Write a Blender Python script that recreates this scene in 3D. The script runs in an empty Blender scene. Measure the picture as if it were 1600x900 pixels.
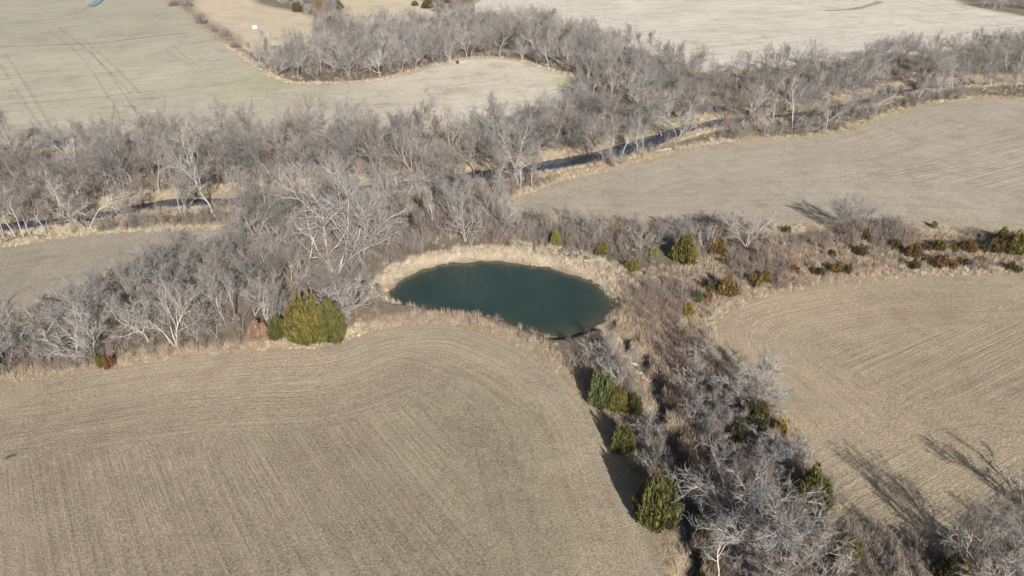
import bpy, math, random
import numpy as np
from mathutils import Vector
S = bpy.context.scene
COL = S.collection
R = math.radians

# ------------------------------------------------------------------ camera, sky, sun, exposure
HCAM, PITCH, FPX = 55.0, R(30), 1067.0
cam = bpy.data.cameras.new('camera')
cam.sensor_width = 36.0; cam.lens = 36.0*FPX/1600.0
cam.clip_start = 0.5; cam.clip_end = 9000
co = bpy.data.objects.new('camera', cam); COL.objects.link(co)
co.location = (0, 0, HCAM); co.rotation_euler = (R(90)-PITCH, 0, 0)
S.camera = co
SUN_AZ, SUN_EL = R(163), R(27)          # clockwise from +Y (away from the camera)
w = bpy.data.worlds.new('World'); S.world = w; w.use_nodes = True
nt = w.node_tree; nt.nodes.clear()
sky = nt.nodes.new('ShaderNodeTexSky'); sky.sky_type = 'NISHITA'; sky.sun_disc = False
sky.sun_elevation = SUN_EL; sky.sun_rotation = SUN_AZ; sky.altitude = 300; sky.air_density = 1.0; sky.dust_density = 1.5
bg = nt.nodes.new('ShaderNodeBackground'); bg.inputs['Strength'].default_value = 0.05
wo = nt.nodes.new('ShaderNodeOutputWorld')
nt.links.new(sky.outputs[0], bg.inputs[0]); nt.links.new(bg.outputs[0], wo.inputs[0])
sl = bpy.data.lights.new('sun', 'SUN'); sl.energy = 5.0; sl.angle = R(0.55); sl.color = (1.0, 0.948, 0.88)
so = bpy.data.objects.new('sun', sl); COL.objects.link(so)
dsun = Vector((math.sin(SUN_AZ)*math.cos(SUN_EL), math.cos(SUN_AZ)*math.cos(SUN_EL), math.sin(SUN_EL)))
so.rotation_euler = dsun.to_track_quat('Z', 'Y').to_euler(); so.location = (0, 0, 80)
S.view_settings.view_transform = 'Standard'; S.view_settings.look = 'None'
S.view_settings.exposure = 0.86; S.view_settings.gamma = 1

# ------------------------------------------------------------------ pixel of the 1600x900 photograph -> ground point
def P(px, py, z=0.0):
    X = (px-800)/FPX; Y = (450-py)/FPX
    dy = math.cos(PITCH)+Y*math.sin(PITCH); dz = -math.sin(PITCH)+Y*math.cos(PITCH)
    t = -(HCAM-z)/dz
    return X*t, dy*t
def rise(bx, by, ty):                    # height of something standing at (bx,by) whose top shows at row ty
    _, D = P(bx, by); Y = (450-ty)/FPX
    dy = math.cos(PITCH)+Y*math.sin(PITCH); dz = -math.sin(PITCH)+Y*math.cos(PITCH)
    return HCAM + dz*D/dy
def mpp(bx, by):                         # metres per photo pixel, sideways
    return P(bx+1, by)[0]-P(bx, by)[0]
def smooth(pts, n=4, closed=True):
    pts = np.array(pts, float); N = len(pts); out = []
    rng_ = range(N) if closed else range(N-1)
    for i in rng_:
        if closed: p0, p1, p2, p3 = pts[(i-1) % N], pts[i], pts[(i+1) % N], pts[(i+2) % N]
        else: p0, p1, p2, p3 = pts[max(i-1, 0)], pts[i], pts[i+1], pts[min(i+2, N-1)]
        for k in range(n):
            t = k/n
            out.append(0.5*((2*p1)+(-p0+p2)*t+(2*p0-5*p1+4*p2-p3)*t*t+(-p0+3*p1-3*p2+p3)*t**3))
    if not closed: out.append(pts[-1])
    return np.array(out)
def poly(px, z=0.0, n=3, closed=True): return smooth([P(a, b, z) for a, b in px], n, closed)
def inside(pg, x, y):
    r = np.zeros(x.shape, bool); j = len(pg)-1
    for i in range(len(pg)):
        xi, yi = pg[i]; xj, yj = pg[j]
        if yi != yj:
            c = ((yi > y) != (yj > y)) & (x < (xj-xi)*(y-yi)/(yj-yi)+xi)
            r ^= c
        j = i
    return r
def dist(pg, x, y, closed=True, arc=False):
    best = np.full(x.shape, 1e18); s = np.zeros(x.shape); acc = 0.0
    N = len(pg)
    for i in range(N if closed else N-1):
        a = pg[i]; b = pg[(i+1) % N]; d = b-a; L2 = d@d
        if L2 < 1e-9: continue
        t = np.clip(((x-a[0])*d[0]+(y-a[1])*d[1])/L2, 0, 1)
        q = (x-a[0]-t*d[0])**2+(y-a[1]-t*d[1])**2
        m = q < best
        best[m] = q[m]
        if arc: s[m] = (acc+t*math.sqrt(L2))[m]
        acc += math.sqrt(L2)
    return (np.sqrt(best), s) if arc else np.sqrt(best)
def sd(pg, x, y):                        # >0 inside
    d = dist(pg, x, y); return np.where(inside(pg, x, y), d, -d)
def sstep(a, b, v):
    t = np.clip((v-a)/(b-a), 0, 1); return t*t*(3-2*t)
_r = np.random.RandomState(5)
_lat = _r.rand(256, 256)
def noise(x, y, s):                      # smooth value noise, feature size s
    u = np.asarray(x)/s+57.3; v = np.asarray(y)/s+91.7
    i = np.floor(u).astype(int); j = np.floor(v).astype(int); fu = u-i; fv = v-j
    fu = fu*fu*(3-2*fu); fv = fv*fv*(3-2*fv)
    g = lambda a, b: _lat[a % 256, b % 256]
    return (g(i, j)*(1-fu)+g(i+1, j)*fu)*(1-fv)+(g(i, j+1)*(1-fu)+g(i+1, j+1)*fu)*fv-0.5

# ------------------------------------------------------------------ plan of the place
POND_Z, CREEK_Z = -1.2, -1.3
POND = poly([(608,462),(612,452),(632,436),(668,421),(705,412),(755,408),(800,411),(850,419),(895,430),(925,444),(945,463),(950,482),(938,497),(915,508),(892,517),(868,521),(840,515),(800,503),(755,492),(705,485),(660,478),(622,472)], POND_Z)
CREEK = poly([(-160,385),(-60,368),(0,360),(90,350),(180,337),(240,325),(300,320),(400,317),(480,311),(560,302),(640,292),(720,281),(800,270),(850,264),(890,256),(950,244),(1010,226),(1060,208),(1110,196),(1180,187),(1240,182),(1300,172),(1340,163),(1380,152),(1410,145),(1460,137),(1530,133),(1600,129),(1700,122),(1850,112)], CREEK_Z, 3, False)
def wiggle(l):
    u = np.arange(len(l)); return l+np.stack([.8*np.sin(u*.9)+.5*np.sin(u*2.1+1), 0*u], 1)
GULLY = wiggle(poly([(925,497),(952,505),(968,520),(985,545),(998,560),(1012,578),(1026,598),(1033,620),(1031,645),(1040,672),(1056,700),(1062,725),(1066,760),(1074,800),(1080,850),(1085,900),(1090,990),(1095,1200)], -0.6, 4, False))
F = {}
F['F1'] = [(-420,660),(-150,622),(0,598),(160,575),(300,555),(430,545),(500,542),(545,530),(580,517),(650,506),(720,508),(785,530),(850,565),(900,605),(935,650),(958,700),(985,760),(1010,810),(1035,865),(1052,915),(1075,1050),(1080,1300),(200,1500),(-600,1300)]
F['F2'] = [(2000,440),(1700,427),(1600,426),(1500,428),(1400,433),(1290,447),(1190,466),(1140,485),(1118,508),(1122,545),(1150,585),(1195,622),(1235,660),(1262,705),(1285,750),(1325,790),(1390,828),(1465,842),(1520,816),(1555,788),(1640,765),(2000,740)]
F['F3'] = [(785,322),(830,302),(880,285),(950,268),(1010,250),(1080,234),(1150,221),(1280,213),(1360,192),(1450,166),(1540,154),(1600,158),(1800,165),(2000,170),(2000,380),(1600,362),(1540,356),(1440,353),(1330,348),(1200,352),(1130,350),(1040,350),(960,345),(880,342),(810,336)]
F['F4'] = [(-400,440),(-150,400),(0,389),(110,370),(230,362),(330,360),(375,366),(330,385),(250,395),(185,420),(125,445),(85,472),(30,490),(0,500),(-150,540),(-400,600)]
F['F5'] = [(-500,290),(-200,250),(0,234),(150,227),(300,216),(500,211),(650,206),(760,201),(850,188),(872,160),(898,140),(893,122),(840,105),(790,93),(740,91),(690,101),(620,121),(560,131),(470,133),(430,125),(400,107),(352,72),(312,42),(278,14),(262,-5),(225,-50),(-900,-50)]
F['F6'] = [(318,-12),(305,6),(335,32),(372,55),(392,76),(430,80),(478,70),(493,50),(488,30),(450,17),(400,6),(365,-12)]
F['F8'] = [(538,8),(562,36),(600,40),(640,33),(690,16),(650,-2),(600,-25),(530,-25)]
F['F7'] = [(690,22),(745,4),(800,-30),(900,-55),(1400,-55),(1480,-4),(1540,15),(1600,26),(1800,62),(2100,100),(1800,60),(1600,62),(1500,77),(1300,96),(1200,106),(1100,110),(1020,84),(950,57),(870,37),(800,24),(740,22)]
FP = {k: poly(v, 0.0, 3) for k, v in F.items()}
FNAME = {k: 'crop_field' for k in F}; FNAME['F6'] = 'pasture'; FNAME['F8'] = 'pasture'
FCOL = {'F1': (.335,.278,.203), 'F2': (.375,.303,.218), 'F3': (.385,.337,.268), 'F4': (.340,.300,.238),
        'F5': (.440,.398,.310), 'F6': (.520,.425,.305), 'F8': (.520,.440,.300), 'F7': (.560,.510,.430)}
ROWAZ = {'F1': 145, 'F2': 61, 'F3': 65, 'F4': 65, 'F5': 65, 'F6': 60, 'F7': 66, 'F8': 60}
HEAD = {'F1': 17.0, 'F2': 15.0, 'F3': 24.0, 'F4': 3.0, 'F5': 9.0, 'F6': 0.0, 'F7': 5.0, 'F8': 0.0}

def height(x, y, dc=None, dp=None, dg=None):
    x = np.asarray(x, float); y = np.asarray(y, float)
    if dc is None: dc = dist(CREEK, x, y, False)
    if dp is None: dp = sd(POND, x, y)
    if dg is None: dg = dist(GULLY, x, y, False)
    z = 0.5*noise(x, y, 45)+0.16*noise(x, y, 6)*1.0
    z = z*np.clip(1-np.exp(-np.abs(dp)/20), .15, 1)
    wob = 1.2*noise(x, y, 5)+2.0-1.25*np.exp(-((x-17)/16)**2)*.8+1.1*sstep(50, 100, x)
    z = z*(1-sstep(10, 5, dc+wob))-2.6*sstep(6.8, 4.2, dc+wob)
    z = z*(1-sstep(-7, 0, dp))-1.35*sstep(-2.6, 0.25, dp+1.3*noise(x, y, 3.5)+.7*noise(x, y, 1.3))-1.6*sstep(0, 5, dp)
    gm = sstep(16, 4, dg)
    z = z-0.5*gm*(dp < 0)-1.35*sstep(1.5, 0.4, dg+0.7*noise(x, y, 1.6))*(dp < -0.5)
    return z
def hz(x, y): return float(height(np.array([x]), np.array([y]))[0])

def tag(o, label=None, cat=None, group=None, kind=None):
    if label: o['label'] = label
    if cat: o['category'] = cat
    if group: o['group'] = group
    if kind: o['kind'] = kind
    return o
def mesh(name, V, Fc, mat=None, sm=False):
    m = bpy.data.meshes.new(name); m.from_pydata(V, [], Fc)
    if mat: m.materials.append(mat)
    if sm: m.polygons.foreach_set('use_smooth', [True]*len(m.polygons))
    m.update(); return m
def link(name, me, parent=None, loc=None):
    o = bpy.data.objects.new(name, me); COL.objects.link(o)
    if parent: o.parent = parent
    if loc: o.location = loc
    return o

# ------------------------------------------------------------------ materials
def newmat(name, rough=0.85, spec=0.25):
    m = bpy.data.materials.new(name); m.use_nodes = True
    n = m.node_tree; b = n.nodes['Principled BSDF']
    b.inputs['Roughness'].default_value = rough; b.inputs['Specular IOR Level'].default_value = spec
    return m, n, b
def node(n, t, **kw):
    x = n.nodes.new(t)
    for k, v in kw.items(): setattr(x, k, v)
    return x
def tex(n, vec, scale, detail=3, rough=.6):
    t = node(n, 'ShaderNodeTexNoise'); t.inputs['Scale'].default_value = scale
    t.inputs['Detail'].default_value = detail; t.inputs['Roughness'].default_value = rough
    n.links.new(vec, t.inputs['Vector']); return t.outputs['Fac']
def rng(n, src, a, b, c, d):
    t = node(n, 'ShaderNodeMapRange'); n.links.new(src, t.inputs[0])
    for i, v in enumerate((a, b, c, d)): t.inputs[i+1].default_value = v
    return t.outputs[0]
def mth(n, op, a, b):
    t = node(n, 'ShaderNodeMath', operation=op)
    for i, v in enumerate((a, b)):
        if isinstance(v, (int, float)): t.inputs[i].default_value = v
        else: n.links.new(v, t.inputs[i])
    return t.outputs[0]
def vmul(n, c, f):
    t = node(n, 'ShaderNodeVectorMath', operation='SCALE'); 
    if isinstance(c, tuple): t.inputs[0].default_value = c
    else: n.links.new(c, t.inputs[0])
    if isinstance(f, (int, float)): t.inputs['Scale'].default_value = f
    else: n.links.new(f, t.inputs['Scale'])
    return t.outputs[0]
def cmix(n, f, a, b, mode='MIX'):
    t = node(n, 'ShaderNodeMix', data_type='RGBA', blend_type=mode)
    if isinstance(f, (int, float)): t.inputs[0].default_value = f
    else: n.links.new(f, t.inputs[0])
    for i, v in ((6, a), (7, b)):
        if isinstance(v, tuple): t.inputs[i].default_value = (*v, 1)[:4]
        else: n.links.new(v, t.inputs[i])
    return t.outputs[2]

def ground_material():
    m, n, b = newmat('ground_soil_and_stubble', .95, .1)
    pos = node(n, 'ShaderNodeNewGeometry').outputs['Position']
    def attr(a): 
        t = node(n, 'ShaderNodeAttribute'); t.attribute_name = a; return t
    colr = attr('tint').outputs['Color']
    def rows(name, fr, lo=.05):
        s = node(n, 'ShaderNodeSeparateXYZ'); n.links.new(attr(name).outputs['Vector'], s.inputs[0])
        c = node(n, 'ShaderNodeCombineXYZ')
        n.links.new(mth(n, 'MULTIPLY', s.outputs[0], fr), c.inputs[0]); n.links.new(mth(n, 'MULTIPLY', s.outputs[1], lo), c.inputs[1])
        t = tex(n, c.outputs[0], 1.0, 4, .65)
        c2 = node(n, 'ShaderNodeCombineXYZ')
        n.links.new(mth(n, 'MULTIPLY', s.outputs[0], fr*.22), c2.inputs[0]); n.links.new(mth(n, 'MULTIPLY', s.outputs[1], lo*.4), c2.inputs[1])
        t2 = tex(n, c2.outputs[0], 1.0, 3, .6)
        v = mth(n, 'ADD', rng(n, t, .32, .68, -.5, .5), rng(n, t2, .32, .68, -.22, .22))
        return mth(n, 'MULTIPLY', v, s.outputs[2])
    ra = rows('rowa', 1.9, .035); rb = rows('rowb', 2.1, .03)
    row = mth(n, 'ADD', ra, rb)
    big = tex(n, pos, .035, 4, .6); mid = tex(n, pos, .35, 5, .65); fine = tex(n, pos, 4.5, 4, .78); grit = tex(n, pos, 15.0, 3, .85)
    k = mth(n, 'ADD', rng(n, big, .3, .7, -.09, .09), rng(n, mid, .3, .7, -.09, .09))
    k = mth(n, 'ADD', k, rng(n, fine, .25, .75, -.65, .65))
    k = mth(n, 'ADD', k, rng(n, grit, .25, .75, -.6, .6))
    k = mth(n, 'ADD', k, mth(n, 'MULTIPLY', row, .2))
    k = mth(n, 'ADD', k, 1.0)
    c = vmul(n, colr, k)
    # green regrowth and browner patches
    gmask = rng(n, tex(n, pos, .06, 5, .6), .52, .7, 0, .3)
    c = cmix(n, gmask, c, vmul(n, (.27,.26,.165), k))
    bm = rng(n, tex(n, pos, .11, 6, .7), .50, .68, 0, .42)
    c = cmix(n, bm, c, vmul(n, (.25,.19,.135), k))
    n.links.new(c, b.inputs['Base Color'])
    bp = node(n, 'ShaderNodeBump'); bp.inputs['Strength'].default_value = 1.0; bp.inputs['Distance'].default_value = .22
    h = mth(n, 'ADD', mth(n, 'MULTIPLY', fine, 1.2), mth(n, 'ADD', mth(n, 'MULTIPLY', grit, .6), mth(n, 'MULTIPLY', row, .35)))
    n.links.new(h, bp.inputs['Height']); n.links.new(bp.outputs[0], b.inputs['Normal'])
    return m
GROUND = ground_material()

def plant_material(name, vary=.35, base=None, rough=.8, translu=False):
    m, n, b = newmat(name, rough, .2)
    oi = node(n, 'ShaderNodeObjectInfo')
    c = base if base else oi.outputs['Color']
    rn = rng(n, oi.outputs['Random'], 0, 1, 1-vary, 1+vary)
    pos = node(n, 'ShaderNodeTexCoord').outputs['Object']
    t = rng(n, tex(n, pos, 2.2, 3, .7), .3, .7, .72, 1.28)
    cc = vmul(n, c, mth(n, 'MULTIPLY', rn, t))
    n.links.new(cc, b.inputs['Base Color'])
    return m
BARK = plant_material('pale_grey_bark', .12)
TWIG = plant_material('bare_twigs', .12)
LEAF = plant_material('cedar_foliage', .1)
GBARK = plant_material('grove_bark', .35, (.32,.30,.28))
GTWIG = plant_material('grove_twigs', .3, (.19,.175,.163))
BRUSHM = plant_material('brush_twigs', .3, (.20,.167,.145))
BRUSHR = plant_material('reddish_brush_stems', .25, (.27,.18,.135))
BRUSHG = plant_material('grey_brush_stems', .22, (.25,.225,.20))
GRASSM = plant_material('dry_tan_grass', .22, (.50,.43,.32))
GRASSP = plant_material('pink_tan_grass', .22, (.39,.30,.225))
GRASSG = plant_material('pale_green_grass', .22, (.36,.345,.19))
CLODM = plant_material('straw_residue', .3, (.44,.375,.275))

# ------------------------------------------------------------------ terrain
def axis(marks):
    out = [marks[0][0]]
    for (a, st), (b_, _) in zip(marks[:-1], marks[1:]):
        k = max(1, int(round((b_-a)/st)))
        out += [a+(b_-a)*(i+1)/k for i in range(k)]
    return np.array(out)
xs = axis([(-3600,400),(-1200,120),(-420,10),(-300,3),(-170,1.3),(-75,.6),(75,1.3),(170,3),(300,10),(420,120),(1200,400),(3600,0)])
ys = axis([(-1400,250),(-150,30),(0,5),(30,.6),(125,.9),(200,1.5),(290,3),(480,12),(720,120),(1800,400),(5000,0)])
X, Y = np.meshgrid(xs, ys); NX, NY = len(xs), len(ys)
x = X.ravel(); y = Y.ravel()
dc = dist(CREEK, x, y, False); dp = sd(POND, x, y); dg = dist(GULLY, x, y, False)
z = height(x, y, dc, dp, dg)
dcr = dc; dc = dc+1.7-1.7*np.exp(-((x-17)/16)**2)
jag = 1.1*noise(x, y, 3.3)+1.6*noise(x, y, 9)
tint = np.zeros((len(x), 3)); rowa = np.zeros((len(x), 3)); rowb = np.zeros((len(x), 3))
wood = np.array((.135,.108,.084)); straw = np.array((.43,.345,.22))  # wood: litter brown, darkened to carry the shade among the trees
mixn = np.clip(.5+1.3*noise(x, y, 7)+.8*noise(x, y, 2.2), 0, 1)[:, None]
tint[:] = wood*(1-mixn*.3)+straw*mixn*.3
fid = np.full(len(x), -1); keys = list(F)
dfield = np.full(len(x), 1e9)
for ki, k in enumerate(keys):
    pg = FP[k]
    s, arc = dist(pg, x, y, True, True); ins = inside(pg, x, y); s = np.where(ins, s, -s)
    dfield = np.minimum(dfield, np.where(s < 0, -s, 0))
    m = sstep(-1.0, .9, s+jag*.45)[:, None]
    c = np.array(FCOL[k])
    if k == 'F1':       # greener, greyer ground along the middle of the near field
        g = np.exp(-((x-6)/17)**2-((y-56)/22)**2)[:, None]; c = c*(1-g*.75)+np.array((.262,.238,.160))*g*.75
        edge = sstep(13, 3, s)[:, None]; c = c*(1-edge*.7)+np.array((.42,.345,.25))*edge*.7
    if k == 'F2':
        e = sstep(18, 2, s)[:, None]; c = c*(1-e*.5)+np.array((.43,.35,.24))*e*.5
    if k == 'F3':
        e = sstep(16, 1, s)[:, None]; c = c*(1-e*.5)+np.array((.40,.325,.25))*e*.5
    if k == 'F5':       # the bay of the field is bleached, the far left greener
        e = sstep(-70, -10, x+0*y)[:, None]; c = c*(1-e*.85)+np.array((.55,.490,.395))*e*.9
        e = (sstep(240, 330, y)*sstep(-110, -160, x))[:, None]; c = c*(1-e*.6)+np.array((.37,.355,.265))*e*.5
        e = np.exp(-((x+82)/16)**2-((y-236)/14)**2)[:, None]; c = c*(1-e*.6)+np.array((.34,.36,.20))*e*.6
        gx, gy = P(890, 128); e = np.exp(-((x-gx)/6)**2-((y-gy)/7)**2)[:, None]; c = c*(1-e*.85)+np.array((.36,.42,.15))*e*.85
    tint = tint*(1-m)+c*m
    margin = (sstep(-5.5, -1.0, s+jag*.7)*(1-m[:, 0]))[:, None]*.8
    tint = tint*(1-margin)+np.array((.47,.38,.245))*margin
    az = R(ROWAZ[k]); W = HEAD[k]
    hm = sstep(W+1.5, W-1.5, s)*m[:, 0]
    if k == 'F2': hm = hm*(1-sstep(62, 56, y)*sstep(24, 30, x))
    im = m[:, 0]*(1-hm)
    rowa[ins, 0] = s[ins]; rowa[ins, 1] = arc[ins]; rowa[:, 2] += hm*(ins)*{'F1': 1.0, 'F2': .9, 'F3': 1.0}.get(k, .8)
    wv = 2.0*noise(x, y, 60)
    rowb[ins, 0] = (x*math.cos(az)-y*math.sin(az)+wv)[ins]; rowb[ins, 1] = (x*math.sin(az)+y*math.cos(az))[ins]
    rowb[:, 2] += im*ins*{'F6': .5, 'F8': .5, 'F1': 1.6, 'F2': 1.4, 'F5': 1.5, 'F7': 2.0, 'F3': 2.2}.get(k, 1.0)
    fid[ins] = ki
# creek banks, creek-side straw, pond rim, gully bed
bk = (sstep(6.5, 3, dc+jag*.5))[:, None]*.85; tint = tint*(1-bk)+np.array((.17,.135,.10))*bk
cs = (sstep(10, 7.5, dc+jag)*sstep(4.5, 6.5, dc+jag*.5))[:, None]*.55; tint = tint*(1-cs)+np.array((.45,.375,.24))*cs
rim = (sstep(-4.8, -2.2, dp+jag))[:, None]*(y > P(700,470)[1]-4)[:, None]*.8; tint = tint*(1-rim)+np.array((.50,.42,.31))*rim
mud = sstep(-1.3, -.35, dp+jag*.2)[:, None]*.75; tint = tint*(1-mud)+np.array((.20,.155,.11))*mud
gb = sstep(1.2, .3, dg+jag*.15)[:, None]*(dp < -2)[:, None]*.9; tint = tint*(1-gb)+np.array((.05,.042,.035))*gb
gs_ = (np.exp(-((x-19)/7)**2-((y-83)/6)**2))[:, None]*.6*(dp < 0)[:, None]; tint = tint*(1-gs_)+np.array((.47,.38,.26))*gs_
ROUGH = [P(*p) for p in [(930,500),(960,440),(1010,420),(1100,400),(1240,380),(1300,355),(1600,370),(1640,430),(1400,430),(1180,462),(1110,505),(1120,550),(1200,640),(1290,790),(1330,900),(1060,900),(1010,640)]]
ROUGH = np.array(ROUGH)
rgm = (sstep(-1.5, 1.5, sd(ROUGH, x, y)+jag)*(fid < 0)*(dp < -2)*(dg > 1.2))[:, None]*.6; tint = tint*(1-rgm)+np.array((.29,.225,.16))*rgm
V = np.stack([x, y, z], 1)
idx = np.arange(NX*NY).reshape(NY, NX)
Q = np.stack([idx[:-1, :-1], idx[:-1, 1:], idx[1:, 1:], idx[1:, :-1]], -1).reshape(-1, 4)
qf = fid[Q[:, 0]]; same = (fid[Q] == qf[:, None]).all(1); qf = np.where(same, qf, -1)
def build_sheet(name, mask, label=None):
    q = Q[mask]; used, inv = np.unique(q, return_inverse=True); inv = inv.reshape(q.shape)
    me = bpy.data.meshes.new(name); me.vertices.add(len(used)); me.vertices.foreach_set('co', V[used].ravel())
    me.loops.add(inv.size); me.loops.foreach_set('vertex_index', inv.ravel())
    me.polygons.add(len(inv)); me.polygons.foreach_set('loop_start', np.arange(len(inv))*4)
    me.update(calc_edges=True)
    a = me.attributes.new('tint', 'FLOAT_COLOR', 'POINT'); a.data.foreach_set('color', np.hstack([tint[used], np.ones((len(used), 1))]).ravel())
    for nm, ar in (('rowa', rowa), ('rowb', rowb)):
        a = me.attributes.new(nm, 'FLOAT_VECTOR', 'POINT'); a.data.foreach_set('vector', ar[used].ravel())
    me.polygons.foreach_set('use_smooth', [True]*len(me.polygons))
    me.materials.append(GROUND); o = link(name, me); tag(o, label, kind='structure'); return o
FLAB = {'F1': 'near harvested field with curved headland passes below the pond', 'F2': 'tan harvested field right of the gully thicket',
        'F3': 'harvested field between the creek and the cedar hedge', 'F4': 'narrow strip of field between creek and left woods',
        'F5': 'wide greenish field with wheel tracks at upper left and its pale bay', 'F6': 'orange tan pasture with a white bale',
        'F7': 'pale harvested field at upper right', 'F8': 'small tan pasture behind the far tree belt'}
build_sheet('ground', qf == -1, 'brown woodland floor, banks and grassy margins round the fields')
for ki, k in enumerate(keys):
    if (qf == ki).any(): build_sheet(FNAME[k], qf == ki, FLAB[k])

# ------------------------------------------------------------------ water
def water_material(name, col, rough, bump, deep=None):
    m, n, b = newmat(name, rough, .5)
    pos = node(n, 'ShaderNodeNewGeometry').outputs['Position']
    f = rng(n, tex(n, pos, .07, 4, .6), .35, .65, 0, 1)
    n.links.new(cmix(n, f, col, deep or col), b.inputs['Base Color'])
    bp = node(n, 'ShaderNodeBump'); bp.inputs['Strength'].default_value = bump; bp.inputs['Distance'].default_value = .03
    n.links.new(tex(n, pos, 1.6, 3, .5), bp.inputs['Height']); n.links.new(bp.outputs[0], b.inputs['Normal'])
    return m
def sheet(name, pg, zz, mat, label):
    cx, cy = pg.mean(0)
    Vv = [(cx, cy, zz)]+[(a, b_, zz) for a, b_ in pg]; N = len(pg)
    me = mesh(name, Vv, [(0, 1+i, 1+(i+1) % N) for i in range(N)], mat)
    return tag(link(name, me), label, kind='structure')
PW = water_material('pond_water', (.010,.027,.021), .04, .14, (.026,.043,.029))
cxy = POND.mean(0)
pm = PW.node_tree; pmix = pm.nodes.new('ShaderNodeMix'); pmix.data_type = 'RGBA'; pb = pm.nodes['Principled BSDF']
old = pb.inputs['Base Color'].links[0].from_socket; pat = pm.nodes.new('ShaderNodeAttribute'); pat.attribute_name = 'shallow'
pm.links.new(pat.outputs['Fac'], pmix.inputs[0]); pm.links.new(old, pmix.inputs[6]); pmix.inputs[7].default_value = (.050,.050,.030,1); pm.links.new(pmix.outputs[2], pb.inputs['Base Color'])
rings = [(.0, 0), (.45, 0), (.75, .06), (.90, .25), (1.0, .9), (1.08, 1)]; N_ = len(POND); PV = []; PF = []; PA = []
for q_, sh_ in rings:
    for a_ in POND: PV.append((*(cxy+(a_-cxy)*q_), POND_Z)); PA.append(sh_)
for r_ in range(len(rings)-1):
    for k_ in range(N_): a_ = r_*N_+k_; b_ = r_*N_+(k_+1) % N_; PF.append((a_, b_, b_+N_, a_+N_))
pme = mesh('pond_water', PV, PF, PW); at_ = pme.attributes.new('shallow', 'FLOAT', 'POINT'); at_.data.foreach_set('value', PA)
tag(link('pond_water', pme), 'dark teal pond water', kind='structure')
def ribbon(name, line, half, zz, mat, label, kind='structure', follow=None):
    V2 = []; Fc = []
    for i, p in enumerate(line):
        d = line[min(i+1, len(line)-1)]-line[max(i-1, 0)]; d = d/np.linalg.norm(d); nrm = np.array((-d[1], d[0]))
        for s in (-1, 1):
            q = p+nrm*s*half; V2.append((q[0], q[1], zz if follow is None else (hz(*p)+.14 if follow == 'centre' else hz(*q)+follow)))
        if i: k = 2*i; Fc.append((k-2, k, k+1, k-1))
    return tag(link(name, mesh(name, V2, Fc, mat)), label, kind=kind)
CW = water_material('creek_water', (.010,.028,.060), .05, .25, (.006,.014,.028))  # blue of the mirrored sky is put into the base colour
ribbon('creek_water', CREEK, 5.6, CREEK_Z, CW, 'dark blue creek water between wooded banks')
GSTRIP = water_material('gully_dark_strip', (.012,.014,.013), .1, .2)
ribbon('gully_dark_strip', GULLY[19:], .30, 0, GSTRIP, 'thin black strip in the bottom of the gully', follow='centre')  # narrow dark strip along the gully bottom
far = np.array([P(*p) for p in [(137,9),(146,3),(156,-4),(166,-8),(163,-1),(155,6),(146,11)]])
sheet('field_puddle', far, .35, water_material('puddle_water', (.03,.07,.12), .05, .05), 'small blue puddle at the top left edge of the far field')

# wheel tracks and grassed furrows lying on the fields
def track_material(name, col, dens):
    m, n, b = newmat(name, .95, .05)
    pos = node(n, 'ShaderNodeNewGeometry').outputs['Position']
    b.inputs['Base Color'].default_value = (*col, 1)
    f = rng(n, tex(n, pos, .9, 4, .7), .38, .62, 0, dens)
    n.links.new(f, b.inputs['Alpha']); return m
TR = track_material('wheel_rut_soil', (.30,.265,.20), .28); TR2 = track_material('furrow_soil', (.22,.165,.11), .7); TR3 = track_material('faint_rut_soil', (.30,.265,.205), .26)
for pts, hw, mt in [
    ([(8,84),(45,140),(82,203)], .45, TR), ([(0,100),(35,155),(68,205)], .45, TR3),
    ([(75,46),(130,92),(192,190)], .4, TR3), ([(92,44),(150,90),(215,178)], .4, TR), ([(120,64),(165,105),(205,148)], .4, TR), ([(132,62),(180,105),(220,147)], .4, TR),
    ([(255,75),(300,105)], .35, TR3), ([(270,72),(315,108)], .35, TR3),
    ([(-20,74),(60,71),(150,67),(220,59),(292,51)], 1.0, TR2), ([(-10,37),(40,35),(90,28),(125,18),(140,10)], 1.3, TR3), ([(0,162),(100,157),(190,148),(300,138),(395,124)], .8, TR3),
    ([(230,105),(290,100),(350,93)], .7, TR3), ([(585,553),(660,565),(735,592),(795,625),(850,667),(880,712)], .13, TR3), ([(620,545),(700,562),(770,592),(828,640),(862,690)], .1, TR3),
    ([(700,537),(780,570),(850,615),(905,675),(935,740)], .1, TR3),
    ([(0,612),(60,603),(150,590)], .12, TR3), ([(1290,17),(1330,14),(1360,8),(1375,2)], 2.2, TR2), ([(1110,73),(1165,68)], 1.2, TR3), ([(1040,12),(1100,18),(1200,20),(1290,16)], .8, TR3),
    ([(1365,65),(1450,57),(1530,48),(1600,41)], 1.0, TR3), ([(1420,0),(1460,10),(1490,22)], 1.0, TR3), ([(1180,495),(1170,520),(1180,545),(1200,560)], .14, TR3), ([(1195,500),(1183,520),(1187,537)], .1, TR3)]:
    l = smooth([P(*p) for p in pts], 8, False)
    ribbon('wheel_track', l, hw, 0, mt, None, follow=.03+.004*hw)

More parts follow.
